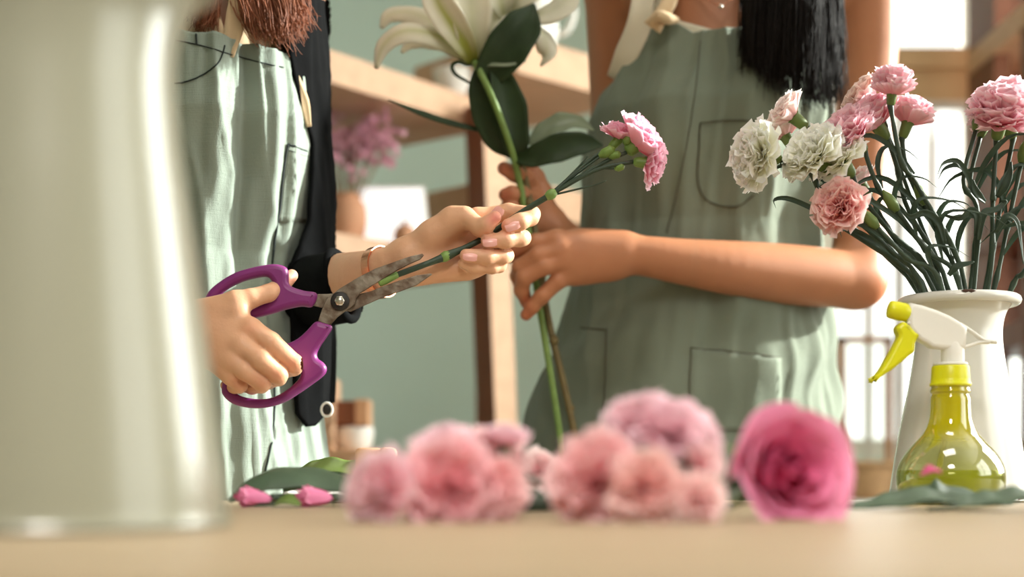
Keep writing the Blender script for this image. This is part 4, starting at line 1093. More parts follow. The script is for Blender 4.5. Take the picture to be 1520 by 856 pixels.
obj('apron_strap', *leafmesh([P(968,42,1.432), P(982,22,1.430), P(994,0,1.435), P(1000,-40,1.46), P(1010,-80,1.51)], [.010,.007,.008,.009,.009], (0,-1,.2), .2, 18, 5, wave=.15), M['beige'], apR, solid=.003)
obj('strap_knot', *tube(cr([P(966,32,1.430), P(978,24,1.424), P(992,28,1.424), P(1006,30,1.430)], 14), [.003,.006,.006,.003], 10), M['beige'], apR)
# cream top under the apron
def ztT(th):
    d = math.degrees(th)
    return ZY(np.interp(d, [-180,-110,-84,-70,-58,-50,-40,0,40,62,90,110,180], [-40,-20,118,60,-10,-30,30,70,60,-30,100,-20,-40]), DR-.06)
Vt_, Ft_ = garment(trR, lambda z: (R_(-180), R_(180)), lambda th: ZY(620,DR), ztT, -.006, 130, 90, fold(31,3,6,.0015))
obj('tank_top', Vt_, Ft_, M['cream'], pr_, solid=.002)
obj('top_strap', *leafmesh([P(912,118,1.475), P(930,82,1.458), P(948,40,1.450), P(955,0,1.456), P(962,-50,1.49)], [.009,.013,.013,.012,.011], (-.25,-1,.1), .1, 18, 6), M['cream'], pr_, solid=.002)
tk = [(trunk_prim(trR, .004, ZY(660,DR), ZY(900,DR)), .02)]
for s in (-1, 1): tk += [(Prim((xR-.06+s*.06,DR,ZY(880,DR)),(xR-.06+s*.07,DR,.46),.09,.066), .02), (Prim((xR-.06+s*.07,DR,.46),(xR-.06+s*.075,DR+.01,.11),.066,.052), .02)]
tv = sdf_mesh(tk, [], (xR-.35,DR-.2,.04), (xR+.25,DR+.2,ZY(640,DR)), .009); obj('trousers', *tv, M['denim'], pr_)
for s in (-1, 1):
    hx = xR-.06+s*.075
    hv = sdf_mesh([(Prim((hx,DR+.02,.042),(hx+.005*s,DR-.12,.034),.040,.033), .02)], [], (hx-.06,DR-.2,0), (hx+.06,DR+.1,.1), .005); obj('shoe', *hv, M['shoe'], pr_)
hR = hair_cap(hcR, (-0.6,-0.75,-0.22), M['hair_dark'], pr_)
rt = []
for (a0, a1, a2, a3, d1, ye) in ((1120,1108,1104,1104,1.435,104),(1140,1128,1124,1128,1.42,126),(1160,1150,1152,1156,1.412,172),(1175,1176,1180,1184,1.41,200),(1190,1200,1206,1208,1.412,212),(1200,1222,1230,1230,1.425,210),(1205,1238,1246,1246,1.44,196)):
    d1 -= .026
    rt.append([P(a0,-190,1.50), P(a1,-90,d1+.02), P((a1+a2)/2,-20,d1), P(a2,70,d1-.004), P(a3,ye,d1-.002)])
obj('hair_lock', *strands(rt, None, 1500, .0009, .004, 11, 11, .004), M['hair_dark'], hR)
vol = []
for r in rt[1:6]: vol.append(tube(cr(np.array([r[0]+np.array([0,.004,0]), r[1]+np.array([0,.004,0]), r[2]+np.array([0,.004,0]), r[3]+np.array([0,.003,-.0]), r[3]*.5+r[4]*.5+np.array([0,.003,0])]), 16), [.006,.010,.011,.010,.002], 8, .5))
obj('hair_lock', *merge(vol), M['hair_dark'], hR)
nk = cr([P(1010,-50,1.47), P(1040,-10,1.445), P(1070,8,1.432), P(1094,-12,1.44), P(1110,-50,1.465)], 40)
nl = obj('necklace', *tube(nk, .0005, 6), M['rosegold'], pr_)
V, Fc = lathe([(.0002,-.0025),(.0022,-.001),(.0025,.0008),(.001,.0025),(.0002,.0028)], P(1070,10,1.428), 14); obj('pendant', V, Fc, M['steel'], nl)
# ------------------------------------------------------------------ scissors
def K(x, y): return (300+x/2.378, 280+y/2.378)
def K2(x, y): return (480+x/3.892, 260+y/3.892)
DS = 1.106
sc_ = thing('scissors', 'open garden scissors with purple handles and worn steel blades', 'scissors', P(*K(487,397), DS))
up_o = [K(*p) for p in [(404,372),(360,362),(322,350),(305,335),(304,300),(296,280),(270,270),(235,270),(180,280),(120,298),(68,328),(28,362),(10,400),(20,440),(70,462),(130,464),(184,456),(240,442),(300,424),(350,414),(388,414)]]
up_i = [K(*p) for p in [(246,322),(228,310),(190,314),(140,328),(92,352),(60,380),(56,412),(88,430),(140,428),(182,420),(220,404),(250,378),(258,350)]]
extrude2d('handle', [(up_o, True), (up_i, True)], DS, .010, .0042, M['purple'], sc_, label='upper purple handle loop')
lo_o = [K(*p) for p in [(402,472),(430,476),(457,488),(440,520),(418,552),(404,580),(408,600),(428,616),(438,634),(430,656),(392,686),(340,722),(290,752),(230,770),(170,772),(112,758),(78,730),(72,700),(90,640),(130,590),(190,556),(250,548),(300,548),(340,530),(372,502)]]
lo_i = [K(*p) for p in [(290,590),(318,612),(346,644),(346,668),(306,708),(250,738),(196,744),(140,734),(110,712),(112,680),(140,632),(200,594),(270,578)]]
extrude2d('handle', [(lo_o, True), (lo_i, True)], DS, .010, .0042, M['purple'], sc_, label='lower purple handle loop')
# lower blade belongs to the upper handle and passes behind, the upper blade in front
extrude2d('blade', [([K(390,376),K(412,372),K(440,372),K(470,370),K(500,362),K2(190,690),K2(270,672),K2(350,640),K2(450,606),K2(540,578),K2(620,568),K2(628,574),K2(600,592),K2(540,634),K2(440,672),K2(340,706),K2(250,746),K2(160,786),K(500,432),K(470,432),K(440,424),K(408,416),K(390,412)], False)], DS+.0019, .0024, .0004, M['blade'], sc_)
extrude2d('blade', [([K(410,468),K(424,424),K(440,388),K(470,366),K2(100,652),K2(200,592),K2(300,540),K2(400,505),K2(500,470),K2(572,454),K2(580,462),K2(560,486),K2(500,512),K2(430,548),K2(340,602),K2(270,646),K2(214,680),K2(190,712),K2(186,738),K2(160,764),K2(120,790),K(478,452),K(452,482)], False)], DS-.0010, .0026, .0005, M['blade'], sc_)
pv = P(*K(487,397), DS-.0022)
V, Fc = lathe([(.0002,0),(S(14,DS),0),(S(14,DS),.0014),(S(11,DS),.0020),(.0002,.0022)], (0,0,0), 32); obj('washer', put(V, pv, (0,-1,0)), Fc, M['washer'], sc_)
V, Fc = lathe([(.0002,.0018),(S(8,DS),.0018),(S(8,DS),.0036),(S(6.5,DS),.0044),(.0002,.0046)], (0,0,0), 6); obj('pivot_screw', put(V, pv, (0,-1,0)), Fc, M['steel'], sc_)

# ------------------------------------------------------------------ carnation being cut
DC = 1.123
stp = cr([P(563,419,1.108), P(575,413,1.109), P(660,381,1.119), P(720,352,1.125), P(770,318,1.124), P(817,289,1.118)], 30)
ct = thing('carnation', 'pink spray carnation held in the fingers with its stem between scissor blades', 'flower', P(563,419,1.108))
rr = np.full(30, S(4.6,DC)); rr[0:3] = S(6.5,DC)
for k, i in ((1.6,12),(1.25,11),(1.25,13)): rr[i] *= k
obj('stem', *tube(stp, rr, 10), M['stem'], ct)
obj('cut_end', *tube(cr([P(562,419.5,1.1075), P(572,414.5,1.1085), P(590,407,1.1105)], 8), [S(6.2,DC),S(7.5,DC),S(5.2,DC)], 10), M['stem_light'], ct, label='pale green cut end')
for px, py, d in ((660,381,1.119),(817,289,1.118)):
    p = P(px,py,d); a = nrm(P(px+20,py-12,d)-p)
    obj('node', *tube([p-a*.004, p-a*.001, p+a*.002, p+a*.005], [S(5,DC),S(7.6,DC),S(7.8,DC),S(5,DC)], 10), M['stem_light'], ct)
heads = [((878,236),(904,222),(920,205),(0.10,-0.35,1.0), 1.120, 22, 3, 'bloom'), ((893,243),(930,226),(945,214),(.9,-.45,.75), 1.116, 36, 5, 'bloom'), ((886,252),(940,240),(962,242),(1.0,-.45,-.35), 1.112, 26, 8, 'bloom')]
for (b0, b1, b2, ax_, d, R, sd, nm) in heads:
    ax_ = nrm(ax_); R = S(R, d)
    obj('branch', *tube(cr([P(817,289,1.118), P(*b0,d), P(*b1,d)], 14), S(3.0,DC), 8), M['stem'], ct)
    ftp = P(*b1, d); tp = P(*b2, d); a2 = nrm(tp-ftp); L = np.linalg.norm(tp-ftp)
    V, Fc = calyx_mesh(R*.34, L); obj('calyx', put(V, tp, a2), Fc, M['bud'], ct)
    V, Fc, T = ruffle_bloom(R*1.25, sd, 24, 88, c_in=(248,168,194), c_out=(253,212,226), dome=.95)
    obj('bloom', put(V, tp-a2*R*.25, nrm(ax_+a2*.6), spin=sd), Fc, M['petal'], ct, tint=T)
for (pts, r) in (([(817,289),(845,262),(862,244),(872,232)],1.6), ([(817,289),(850,262),(880,240),(898,228)],2.2), ([(822,289),(860,280),(885,274),(900,268)],1.3), ([(840,272),(880,252),(910,250),(925,248)],1.8)):
    obj('branch', *tube(cr([P(a,b,1.119) for a,b in pts], 16), [S(r*1.3,DC), S(r,DC), S(r*.6,DC)], 6), M['stem'], ct)
for (a, b, L, r) in (((889,232),(908,222),0,7.5), ((902,232),(918,229),0,6), ((912,251),(924,247),0,5.5), ((926,214),(934,206),0,7)):
    p, q_ = P(*a,1.114), P(*b,1.112)
    obj('bud', *tube(cr([p, p*.6+q_*.4, q_, q_+(q_-p)*.25], 10), [S(r*.4,DC),S(r,DC),S(r*.95,DC),S(r*.2,DC)], 10), M['bud'], ct)

# ------------------------------------------------------------------ carnations in the vase
vx, vd = (1423-CX)/F*1.135, 1.135; zr = TZ+668*k2
G = 'carnations in the white enamel vase'
def inv(ex, ey, ez=0.02): return np.array([vx+ex, vd+ey, TZ+ez])
def bouquet(label, foot, dft, axis, R, col, seed, rimx, rimy=0.0, bend=0.0, spread=95, npet=38, leaves=0, bx=0, kink=None, dome=.95, cup=.45):
    """stem from inside the vase over the rim at offset rimx to the calyx foot at a photo pixel"""
    f = P(*foot, dft); rim = np.array([vx+rimx, vd+rimy, zr+.006])
    b = np.array([vx-rimx*.35, vd-rimy*.3, TZ+.03+.01*abs(rimx)*10])
    mid = rim*.45+f*.55+np.array([bend, 0, 0])
    path = [b, rim, mid]+([P(*kink, dft)] if kink else [])+[f]
    rg = np.random.RandomState(seed*3+1); lv = []
    for i in range(leaves):
        u = rg.uniform(.25, .85); p = rim*(1-u)+f*u+np.array([bend*4*u*(1-u)*.9,0,0]); sgn = 1 if rg.rand() < .5 else -1
        L = rg.uniform(.025, .05); up = nrm(f-rim)
        side = np.array([sgn, rg.uniform(-.6,.2), 0])
        lv.append((i, [p, p+up*L*.5+side*L*.18, p+up*L*.85+side*L*.5, p+up*L*.8+side*L*.85, p+up*L*.55+side*L*1.0], [S(2,1.1),S(4.2,1.1),S(3.8,1.1),S(2.4,1.1),S(.5,1.1)]))
    return carnation(label, path[0], path, axis, S(R, dft), col, seed, G, spread, npet, lv, stem_r=S(3.5,1.12), dome=dome, cup=cup)
bouquet('white carnation hanging furthest out to the left of the vase', (1158,236), 1.115, (-1.0,-.45,.05), 39, WHITE, 21, -.030, -.01, -.010, 108, 46, 1, kink=(1205,258))
bouquet('small pink carnation in side view above the outermost white carnation', (1198,190), 1.125, (-.85,-.2,.62), 30, PALE, 22, -.027, .006, -.008, 58, 26, 1, kink=(1216,222))
bouquet('white carnation in front of pink ones, its petals hanging over', (1232,258), 1.115, (-.72,-.42,.6), 40, WHITE, 23, -.022, -.012, -.006, 104, 44, 1, kink=(1258,300))
bouquet('cream white carnation tucked between white and pink blooms', (1266,262), 1.12, (-.62,-.35,.62), 35, WHITE, 24, -.016, -.006, -.004, 100, 40, 1, kink=(1278,290))
bouquet('salmon pink carnation facing the camera lowest at the left of bouquet', (1262,318), 1.11, (-.72,-.85,.22), 33, dict(c_in=(240,150,152), c_out=(254,216,212)), 25, -.034, -.02, .004, 100, 48, 1)
bouquet('round pink carnation just above the cream white one', (1284,226), 1.118, (-.66,-.3,.72), 32, PINK, 26, -.010, -.012, -.006, 90, 46, 2, dome=1.25, cup=.6, kink=(1300,270))
bouquet('pink carnation behind the round pink one, half hidden', (1318,208), 1.13, (-.62,-.1,.8), 32, PINK, 27, -.006, .004, -.006, 88, 40, 1, dome=1.3, cup=.6, kink=(1332,250))
bouquet('pale cream carnation at the back under the topmost pink bud', (1310,168), 1.145, (-.75,.05,.65), 31, dict(c_in=(238,190,186), c_out=(246,228,220)), 28, -.008, .012, 0, 80, 32, 0, kink=(1322,210))
bouquet('topmost half open pink carnation standing upright over the bouquet', (1322,158), 1.105, (.06,-.15,1.0), 24, PINK, 29, .002, -.014, -.004, 70, 40, 1, dome=1.5, cup=.85, kink=(1338,240))
bouquet('pink carnation in side view right of the topmost bud', (1339,206), 1.13, (.35,-.05,1.0), 27, PINK, 30, .004, .004, -.004, 62, 32, 1, dome=1.35, cup=.6, kink=(1346,250))
bouquet('pale pink half hidden carnation between the outer white and pink ones', (1178,222), 1.14, (-.45,.1,.8), 26, PALE, 31, -.026, .014, -.008, 80, 24, 0, kink=(1215,248))
bouquet('pale pink bloom peeping out low behind the cream carnation', (1292,292), 1.14, (-.5,.1,.75), 24, PALE, 32, -.012, .012, -.004, 75, 24, 1)
bouquet('pale pink bloom low behind the salmon pink carnation', (1268,296), 1.14, (-.75,0,.5), 26, PALE, 36, -.022, .01, -.002, 75, 24, 1)
bouquet('full pink carnation at the right, in front of its twin', (1479,208), 1.115, (.0,-.62,1.0), 34, PINK, 33, .018, -.016, .0, 92, 56, 2, dome=1.4, cup=.7, kink=(1474,290))
bouquet('full pink carnation at the right, behind and above its twin', (1504,206), 1.13, (-.42,-.1,1.0), 35, PINK, 34, .022, .006, .0, 90, 52, 2, dome=1.5, cup=.7, kink=(1490,275))
def budstem(label, tip, dft, rimx, rimy, seed, bend=0, leaves=2, kink=None):
    f = P(*tip, dft); rim = np.array([vx+rimx, vd+rimy, zr+.006]); b = np.array([vx-rimx*.35, vd-rimy*.3, TZ+.03])
    t = thing('carnation_bud', label, 'flower bud', b, 'carnation buds in the white enamel vase')
    path = cr(np.array([b, rim, rim*.5+f*.5+np.array([bend,0,0])]+([P(*kink,dft)] if kink else [])+[f]), 22)
    r_ = np.full(22, S(3.4,1.12)); r_[8] *= 1.5; r_[14] *= 1.5
    obj('stem', *tube(path, r_, 8), M['stem'], t)
    a = nrm(path[-1]-path[-3]); L = .016
    obj('bud', *tube(cr([f-a*.002, f+a*.004, f+a*.011, f+a*.018], 10), [S(5,1.1),S(9,1.1),S(7.5,1.1),S(1.5,1.1)], 10), M['calyx'], t)
    rg = np.random.RandomState(seed)
    for i in range(leaves):
        u = rg.uniform(.2,.9); p = path[int(7+u*13)]; up = nrm(f-rim); sgn = 1 if (i+seed) % 2 else -1; Ln = rg.uniform(.03,.06)
        side = np.array([sgn, rg.uniform(-.7,.1), 0])
        obj('leaf', *leafmesh([p, p+up*Ln*.5+side*Ln*.2, p+up*Ln*.8+side*Ln*.5, p+up*Ln*.7+side*Ln*.9, p+up*Ln*.4+side*Ln*1.05], [S(2,1.1),S(4.5,1.1),S(4,1.1),S(2.6,1.1),S(.5,1.1)], (.2,-1,.3), .5, 16, 5, tw=.9), M['leaf'], t)
budstem('closed green bud left of the twin pink carnations', (1449,190), 1.12, .010, -.006, 1, .002, 2, kink=(1430,270))
budstem('closed green bud between the middle stems and twin carnations', (1456,200), 1.14, .012, .010, 2, .002, 2, kink=(1440,270))
budstem('closed green bud leaning out over the vase rim to the right', (1517,238), 1.12, .024, -.010, 3, .0, 3)
budstem('closed bud low at the right end of the vase rim', (1535,380), 1.12, .040, .0, 4, .0, 1)
budstem('short green bud among the stems left of centre', (1330,310), 1.11, -.004, -.018, 5, -.002, 3)
budstem('short green bud left among the lowest stems', (1300,335), 1.10, -.020, -.024, 6, -.002, 2)
budstem('short bud hidden in the middle of the stems', (1372,300), 1.13, .004, .006, 7, .002, 3)
# grassy loose leaves of the bouquet
def looseleaf(label, pts, hw, d0):
    t = thing('carnation_leaf', label, 'leaf', P(pts[0][0], pts[0][1], d0), 'curling carnation leaves over the vase')
    obj('blade', *leafmesh([P(a, b, d0-(.004 if i else 0)) for i, (a, b) in enumerate(pts)], [S(h,d0) for h in hw], (.15,-1,.25), .5, 22, 5, tw=.7), M['leaf'], t, solid=.0006)
for lb, pts in (('curling leaf arching left over the middle stems', [(1402,362),(1392,330),(1372,316),(1352,322),(1340,312)]), ('long curling leaf drooping right beside the twin carnations', [(1478,345),(1494,322),(1508,330),(1514,360),(1519,392)]),
                ('thin hooked leaf under the green buds', [(1448,350),(1450,322),(1440,312),(1424,324),(1398,318)]), ('thin leaf curving up left of the twin carnations', [(1462,300),(1452,290),(1446,278),(1444,266)]),
                ('thin leaf curving up right of the twin carnations', [(1480,292),(1492,276),(1499,258),(1501,240)]), ('broad leaf low over the vase rim', [(1408,408),(1420,396),(1436,392),(1446,388)]),
                ('hooked leaf in the gap right of centre', [(1452,356),(1460,318),(1478,312),(1492,300),(1486,298)])):
    looseleaf(lb, pts, [3,5.5,5,3.5,1], 1.105)

# ------------------------------------------------------------------ lilies
def ltag(nm, pts, hw, m, par, nh=(0.1,-1,0.2), cup=.3, wave=.0, tw=0, solid=.0008, label=None, tint=None, n=24, seed=0):
    ds = [p[2] if len(p) > 2 else 1.405 for p in pts]
    V, Fc = leafmesh([P(p[0],p[1],d) for p,d in zip(pts,ds)], [S(h,1.405) for h in hw], nh, cup, n, 9, wave, seed, tw)
    T = None
    if tint:
        T = []
        for i in range(n):
            u = i/(n-1)
            for k in range(9):
                v = abs(-1+2*k/8); rib = math.exp(-(v/.28)**2)*(1-u*.6)*tint; gb = max(0, 1-u*2.2)*.6*tint
                c = np.array(lin((233,230,214))[:3]); g = np.array(lin((172,180,84))[:3]); a = min(1, rib*.75+gb)
                T.append(c*(1-a)+g*a)
        T = np.array(T)
    return obj(nm, V, Fc, m, par, solid=solid, label=label, tint=T)
l1 = thing('lily', 'white lily with recurved petals on a green stalk, facing left', 'lily', P(838,700,1.40))
obj('stem', *tube(cr([P(838,700,1.40), P(832,650,1.40), P(815,540,1.402), P(800,450,1.408), P(782,330,1.412), P(768,255,1.408), P(750,195,1.390), P(724,130,1.386), P(704,92,1.398)], 40), S(5.2,1.4), 10), M['stem_light'], l1)
LP = M['lilypetal']
ltag('petal', [(700,92,1.405),(672,66,1.395),(640,50,1.385),(600,46,1.378),(570,66,1.378),(558,102,1.382)], [6.5,15.6,19.5,18.2,13.0,2.6], LP, l1, (.1,-1,.45), -.3, .05, tint=1.0)
ltag('petal', [(700,90,1.415),(670,52,1.42),(640,30,1.425),(604,18,1.43),(578,22,1.43),(566,42,1.428)], [6.5,15.6,19.5,18.2,13.0,2.6], LP, l1, (.1,-1,.45), -.3, .08, tint=.5, seed=2)
ltag('petal', [(698,92,1.41),(668,70,1.412),(640,60,1.414),(612,62,1.414),(596,78,1.412)], [5.2,11.7,14.3,11.7,2.6], LP, l1, (.1,-1,.6), -.3, .05, tint=.6, seed=3)
ltag('petal', [(703,92,1.402),(690,66,1.390),(668,32,1.384),(650,2,1.384),(640,-34,1.39)], [6.5,16.9,23.4,22.1,10.4], LP, l1, (-.2,-1,.1), .45, .02, tint=1.9)
ltag('petal', [(704,92,1.404),(702,56,1.392),(700,20,1.39),(698,-20,1.392),(700,-60,1.40)], [7.8,23.4,31.2,28.6,7.8], LP, l1, (0,-1,.1), .35, .03, tint=.5, seed=4)
ltag('petal', [(704,92,1.41),(716,58,1.408),(728,20,1.41),(738,-20,1.415),(752,-60,1.42)], [6.5,20.8,28.6,26.0,6.5], LP, l1, (.2,-1,.1), .35, .03, tint=.4, seed=5)
ltag('leaf', [(704,96,1.404),(692,96,1.398),(680,92,1.396),(671,98,1.397),(676,110,1.398),(692,120,1.398),(706,128,1.40)], [1.5,2.2,2.6,2.8,2.6,2,1], M['lilyleaf'], l1, cup=.2)
ltag('leaf', [(752,206,1.410),(716,196,1.404),(672,186,1.398),(628,172,1.394),(576,148,1.392)], [2.5,5,8,8,.6], M['lilyleaf'], l1, (0.1,-.7,.8), .5)
ltag('leaf', [(758,232,1.410),(738,210,1.402),(722,172,1.397),(712,130,1.396),(708,96,1.398)], [3,15,20,16,2], M['lilyleaf'], l1, (-.35,-1,.0), .4)
l2 = thing('lily', 'white lily with big dark leaves, its bloom right of the first', 'lily', P(858,700,1.41))
obj('stem', *tube(cr([P(858,700,1.41), P(852,640,1.41), P(832,550,1.412), P(812,465,1.416), P(795,350,1.420), P(778,260,1.422), P(760,195,1.420), P(744,120,1.418), P(745,50,1.418), P(756,10,1.418)], 40), S(5.6,1.4), 10), M['stem_brown'], l2)
for k, (px, py) in enumerate(((846,606),(822,505),(786,300))): obj('node', *tube([P(px-2,py-7,1.412), P(px,py,1.4115), P(px+2,py+7,1.412)], [S(4,1.4),S(8,1.4),S(4,1.4)], 10), M['stem_brown'], l2)
ltag('petal', [(760,30,1.418),(784,34,1.412),(806,50,1.408),(812,78,1.408),(802,98,1.41)], [6.5,15.6,18.2,14.3,2.6], LP, l2, (0,-.6,1), -.3, .05, tint=.4, seed=6)
ltag('petal', [(756,24,1.418),(790,22,1.410),(818,16,1.408),(842,-2,1.41),(856,-30,1.414)], [6.5,16.9,22.1,19.5,3.9], LP, l2, (.1,-.8,.6), -.25, .05, tint=.3, seed=7)
ltag('petal', [(754,24,1.414),(766,0,1.404),(784,-20,1.402),(806,-40,1.405)], [6.5,23.4,28.6,10.4], LP, l2, (.1,-1,.2), .3, .04, tint=.3, seed=8)
ltag('petal', [(754,24,1.42),(738,-4,1.42),(728,-30,1.42),(716,-60,1.42)], [6.5,22.1,26.0,7.8], LP, l2, (-.1,-1,.2), .3, .04, tint=.3, seed=9)
ltag('petal', [(750,30,1.412),(744,4,1.404),(742,-26,1.404),(744,-60,1.41)], [5.2,18.2,22.1,6.5], LP, l2, (0,-1,.1), .4, .03, tint=.6, seed=10)
ltag('leaf', [(718,140,1.404),(728,108,1.396),(752,72,1.390),(778,36,1.390),(793,6,1.396)], [5,24,32,27,2], M['lilyleaf'], l2, (.3,-1,.1), .35, .04, seed=1)
ltag('leaf', [(770,248,1.410),(764,210,1.400),(756,160,1.397),(744,120,1.397),(728,92,1.400)], [5,21,25,18,2], M['lilyleaf'], l2, (.2,-1,.05), .4, .04, seed=2)
ltag('leaf', [(766,236,1.404),(790,234,1.394),(826,222,1.388),(864,214,1.388),(895,216,1.392)], [5,16,22,18,2], M['lilyleaf'], l2, (0,-1,.15), .3, .08, seed=4)
ltag('leaf', [(784,214,1.424),(806,196,1.424),(832,184,1.424),(858,182,1.426),(882,194,1.43)], [4,14,18,12,1], M['litleaf'], l2, (0,-.8,.4), .3, .08, seed=5)
ltag('leaf', [(704,97,1.398),(730,96,1.392),(756,96,1.390),(782,90,1.390)], [1.5,3,2.8,.8], M['litleaf'], l2, (0,-1,.3), .2, seed=5)

# ------------------------------------------------------------------ flowers lying on the table
GF = 'pale pink carnations lying on the table front'
def lying(label, px, py, d, axis, R, col, seed, stem_to, npet=34, spread=96, grp=GF):
    c = P(px, py, d); R = S(R, d); axis = nrm(axis)
    foot = c-axis*R*1.05; e = np.array([stem_to[0], stem_to[1], TZ+.0022])
    mid = foot*.55+e*.45; mid[2] = max(TZ+.003, foot[2]*.45+e[2]*.55)
    foot[2] = max(foot[2], TZ+.004)
    return carnation(label, e, [e, mid, foot], axis, R, col, seed, grp, spread, npet, (), stem_r=.0016, Lc=R*.8)
lying('pale pink carnation lowest at the left end of the left pink cluster', 560, 728, .615, (-.6,-.75,.15), 50, dict(c_in=(250,174,187), c_out=(255,224,231)), 41, (-.02,.80))
lying('pink carnation in the front of the left cluster, deep pink underneath', 668, 722, .620, (-.1,-1,.2), 62, dict(c_in=(250,153,170), c_out=(255,211,216)), 42, (.02,.86))
lying('pink carnation on top left of the left cluster', 655, 672, .640, (-.3,-.5,.9), 46, dict(c_in=(250,179,193), c_out=(255,224,231)), 43, (.0,.88))
lying('pale pink carnation in the middle back of the left cluster', 718, 690, .645, (.2,-.7,.7), 54, dict(c_in=(250,179,189), c_out=(255,220,221)), 44, (.03,.90))
lying('pink carnation standing up highest at the right end of left cluster', 752, 652, .640, (.15,-.25,1), 30, dict(c_in=(250,183,195), c_out=(255,224,231)), 45, (.05,.90), 28, 70)
lying('small pink carnation beneath the highest one of left cluster', 742, 724, .625, (.6,-.7,.0), 42, dict(c_in=(250,163,173), c_out=(255,216,217)), 46, (.08,.84), 28)
lying('pink carnation at the left of the right pink cluster', 880, 712, .615, (-.45,-.85,.25), 62, dict(c_in=(250,160,170), c_out=(255,215,217)), 47, (.05,.86))
lying('blush carnation low in the middle of the right cluster', 962, 724, .605, (.1,-1,.1), 50, dict(c_in=(250,160,165), c_out=(255,222,218)), 48, (.09,.86))
lying('large pink carnation topmost in the right cluster', 948, 622, .640, (-.35,-.5,.9), 44, dict(c_in=(250,183,195), c_out=(255,224,231)), 49, (.10,.92), 40)
lying('pink carnation between the topmost and the upper right one', 996, 636, .632, (.05,-.7,.75), 46, dict(c_in=(250,150,176), c_out=(255,224,231)), 55, (.11,.90))
lying('pink carnation upper right in the right cluster', 1022, 650, .635, (.6,-.55,.6), 50, dict(c_in=(250,183,193), c_out=(255,224,231)), 50, (.13,.92))
lying('small blush carnation at the foot of the rose', 1042, 742, .600, (.3,-.9,.1), 33, dict(c_in=(250,174,181), c_out=(255,228,226)), 51, (.12,.80), 26)
lying('small pink carnation right of the large topmost one', 1044, 688, .625, (.7,-.6,.3), 32, dict(c_in=(250,170,185), c_out=(255,226,226)), 52, (.13,.84), 26)
lying('small almost white carnation behind the right pink cluster', 905, 648, .70, (-.2,-.3,.95), 28, dict(c_in=(250,210,212), c_out=(255,238,233)), 53, (.07,.95), 26)
lying('small pale carnation in the gap between both clusters', 800, 696, .80, (-.2,-.9,.4), 26, dict(c_in=(250,191,199), c_out=(255,228,227)), 54, (.05,1.0), 24)

# magenta rose
def rose(label, c, axis, R, seed, parent_loc, stem_path, elong=1.0):
    t = thing('rose', label, 'rose', parent_loc)
    rg = np.random.RandomState(seed); VV, FF, TT = [], [], []; n = 0; nu, nv = 10, 15
    fr = frame_to(axis)
    N = 24; ci = np.array(lin((206,62,120))[:3]); co_ = np.array(lin((240,146,188))[:3]); rim = np.array(lin((246,184,208))[:3])
    for k in range(N):
        f = k/(N-1); az = k*2.39996+rg.uniform(-.2,.2)
        r0 = R*(.05+.80*f**.85); hw = .95 if k > 3 else 1.6; hgt = R*(1.18-.22*f+rg.uniform(-.05,.05)); curl = R*(.02+.34*f**1.5)
        for i in range(nu):
            u = i/(nu-1)
            for j in range(nv):
                v = -1+2*j/(nv-1); a = az+v*hw*(0.75+.25*u)
                e = 1-.16*abs(v)**3-.05*math.sin(v*5+k)*u
                r_ = r0*(math.sin(min(1, u*1.25)*1.5708)**.55)*(1+.10*v*v)+curl*max(0, u-.62)**2*6.5*(1-.3*v*v)
                z = hgt*(u*e)-curl*max(0, u-.7)**2*3.0
                r_ += R*.025*math.sin(v*4+k*1.7+u*3)*u
                VV.append(np.array([r_*math.cos(a), r_*math.sin(a), (z-R*.55)*elong])@fr.T+c)
                q_ = np.clip(.15+.85*f+.0*u, 0, 1); cc = ci*(1-q_)+co_*q_; ed = np.clip((u-.8)/.2, 0, 1)*.5*(.3+.7*f)
                TT.append(cc*(1-ed)+rim*ed)
        FF += [(n+i*nv+j, n+i*nv+j+1, n+(i+1)*nv+j+1, n+(i+1)*nv+j) for i in range(nu-1) for j in range(nv-1)]; n += nu*nv
    obj('bloom', VV, FF, M['rosepetal'], t, tint=np.array(TT))
    obj('stem', *tube(cr(stem_path, 16), .0028, 8), M['stem'], t)
    for k in range(5):
        a = k*1.2566; d_ = fr@np.array([math.cos(a), math.sin(a), 0]); b = c-np.array(axis)*R*.55*elong
        obj('sepal', *leafmesh([b, b+d_*R*.35, b+d_*R*.7-nrm(axis)*R*.05, b+d_*R*.95-nrm(axis)*R*.25], [R*.08,R*.12,R*.07,R*.01], axis, .2, 10, 5), M['calyx'], t)
    return t
rcn = P(1166,700,.655); rax = nrm((.30,-.93,.10)); RR = S(90,.655)
bk_ = rcn-rax*RR*.6
rose('large magenta rose lying on the table between pink carnations and spray bottle', rcn, rax, RR, 5, (bk_[0]-.10, bk_[1]+.16, TZ), [np.array([bk_[0]-.10, bk_[1]+.16, TZ+.004]), np.array([bk_[0]-.04,bk_[1]+.07,TZ+.008]), bk_])
# two small deep pink rose heads far left on the table
for (px, py, r, lb, ax_) in ((378,741,15.5,'small deep pink rosebud beside the big blurred vase', (-.97,-.2,.12)), (468,739,16,'small deep pink rosebud right of the other bud by dark leaf', (-.97,-.22,.08))):
    d = .92; c = P(px, py, d); R = S(r, d); bk2 = c-nrm(ax_)*R*1.6
    c[2] = TZ+R*.93; bk2[2] = max(bk2[2], TZ+.006)
    rose(lb, c, nrm(ax_), R, px, (bk2[0]+.07, bk2[1]+.08, TZ), [np.array([bk2[0]+.07, bk2[1]+.08, TZ+.003]), np.array([bk2[0]+.03,bk2[1]+.03,TZ+.006]), bk2], 3.1)
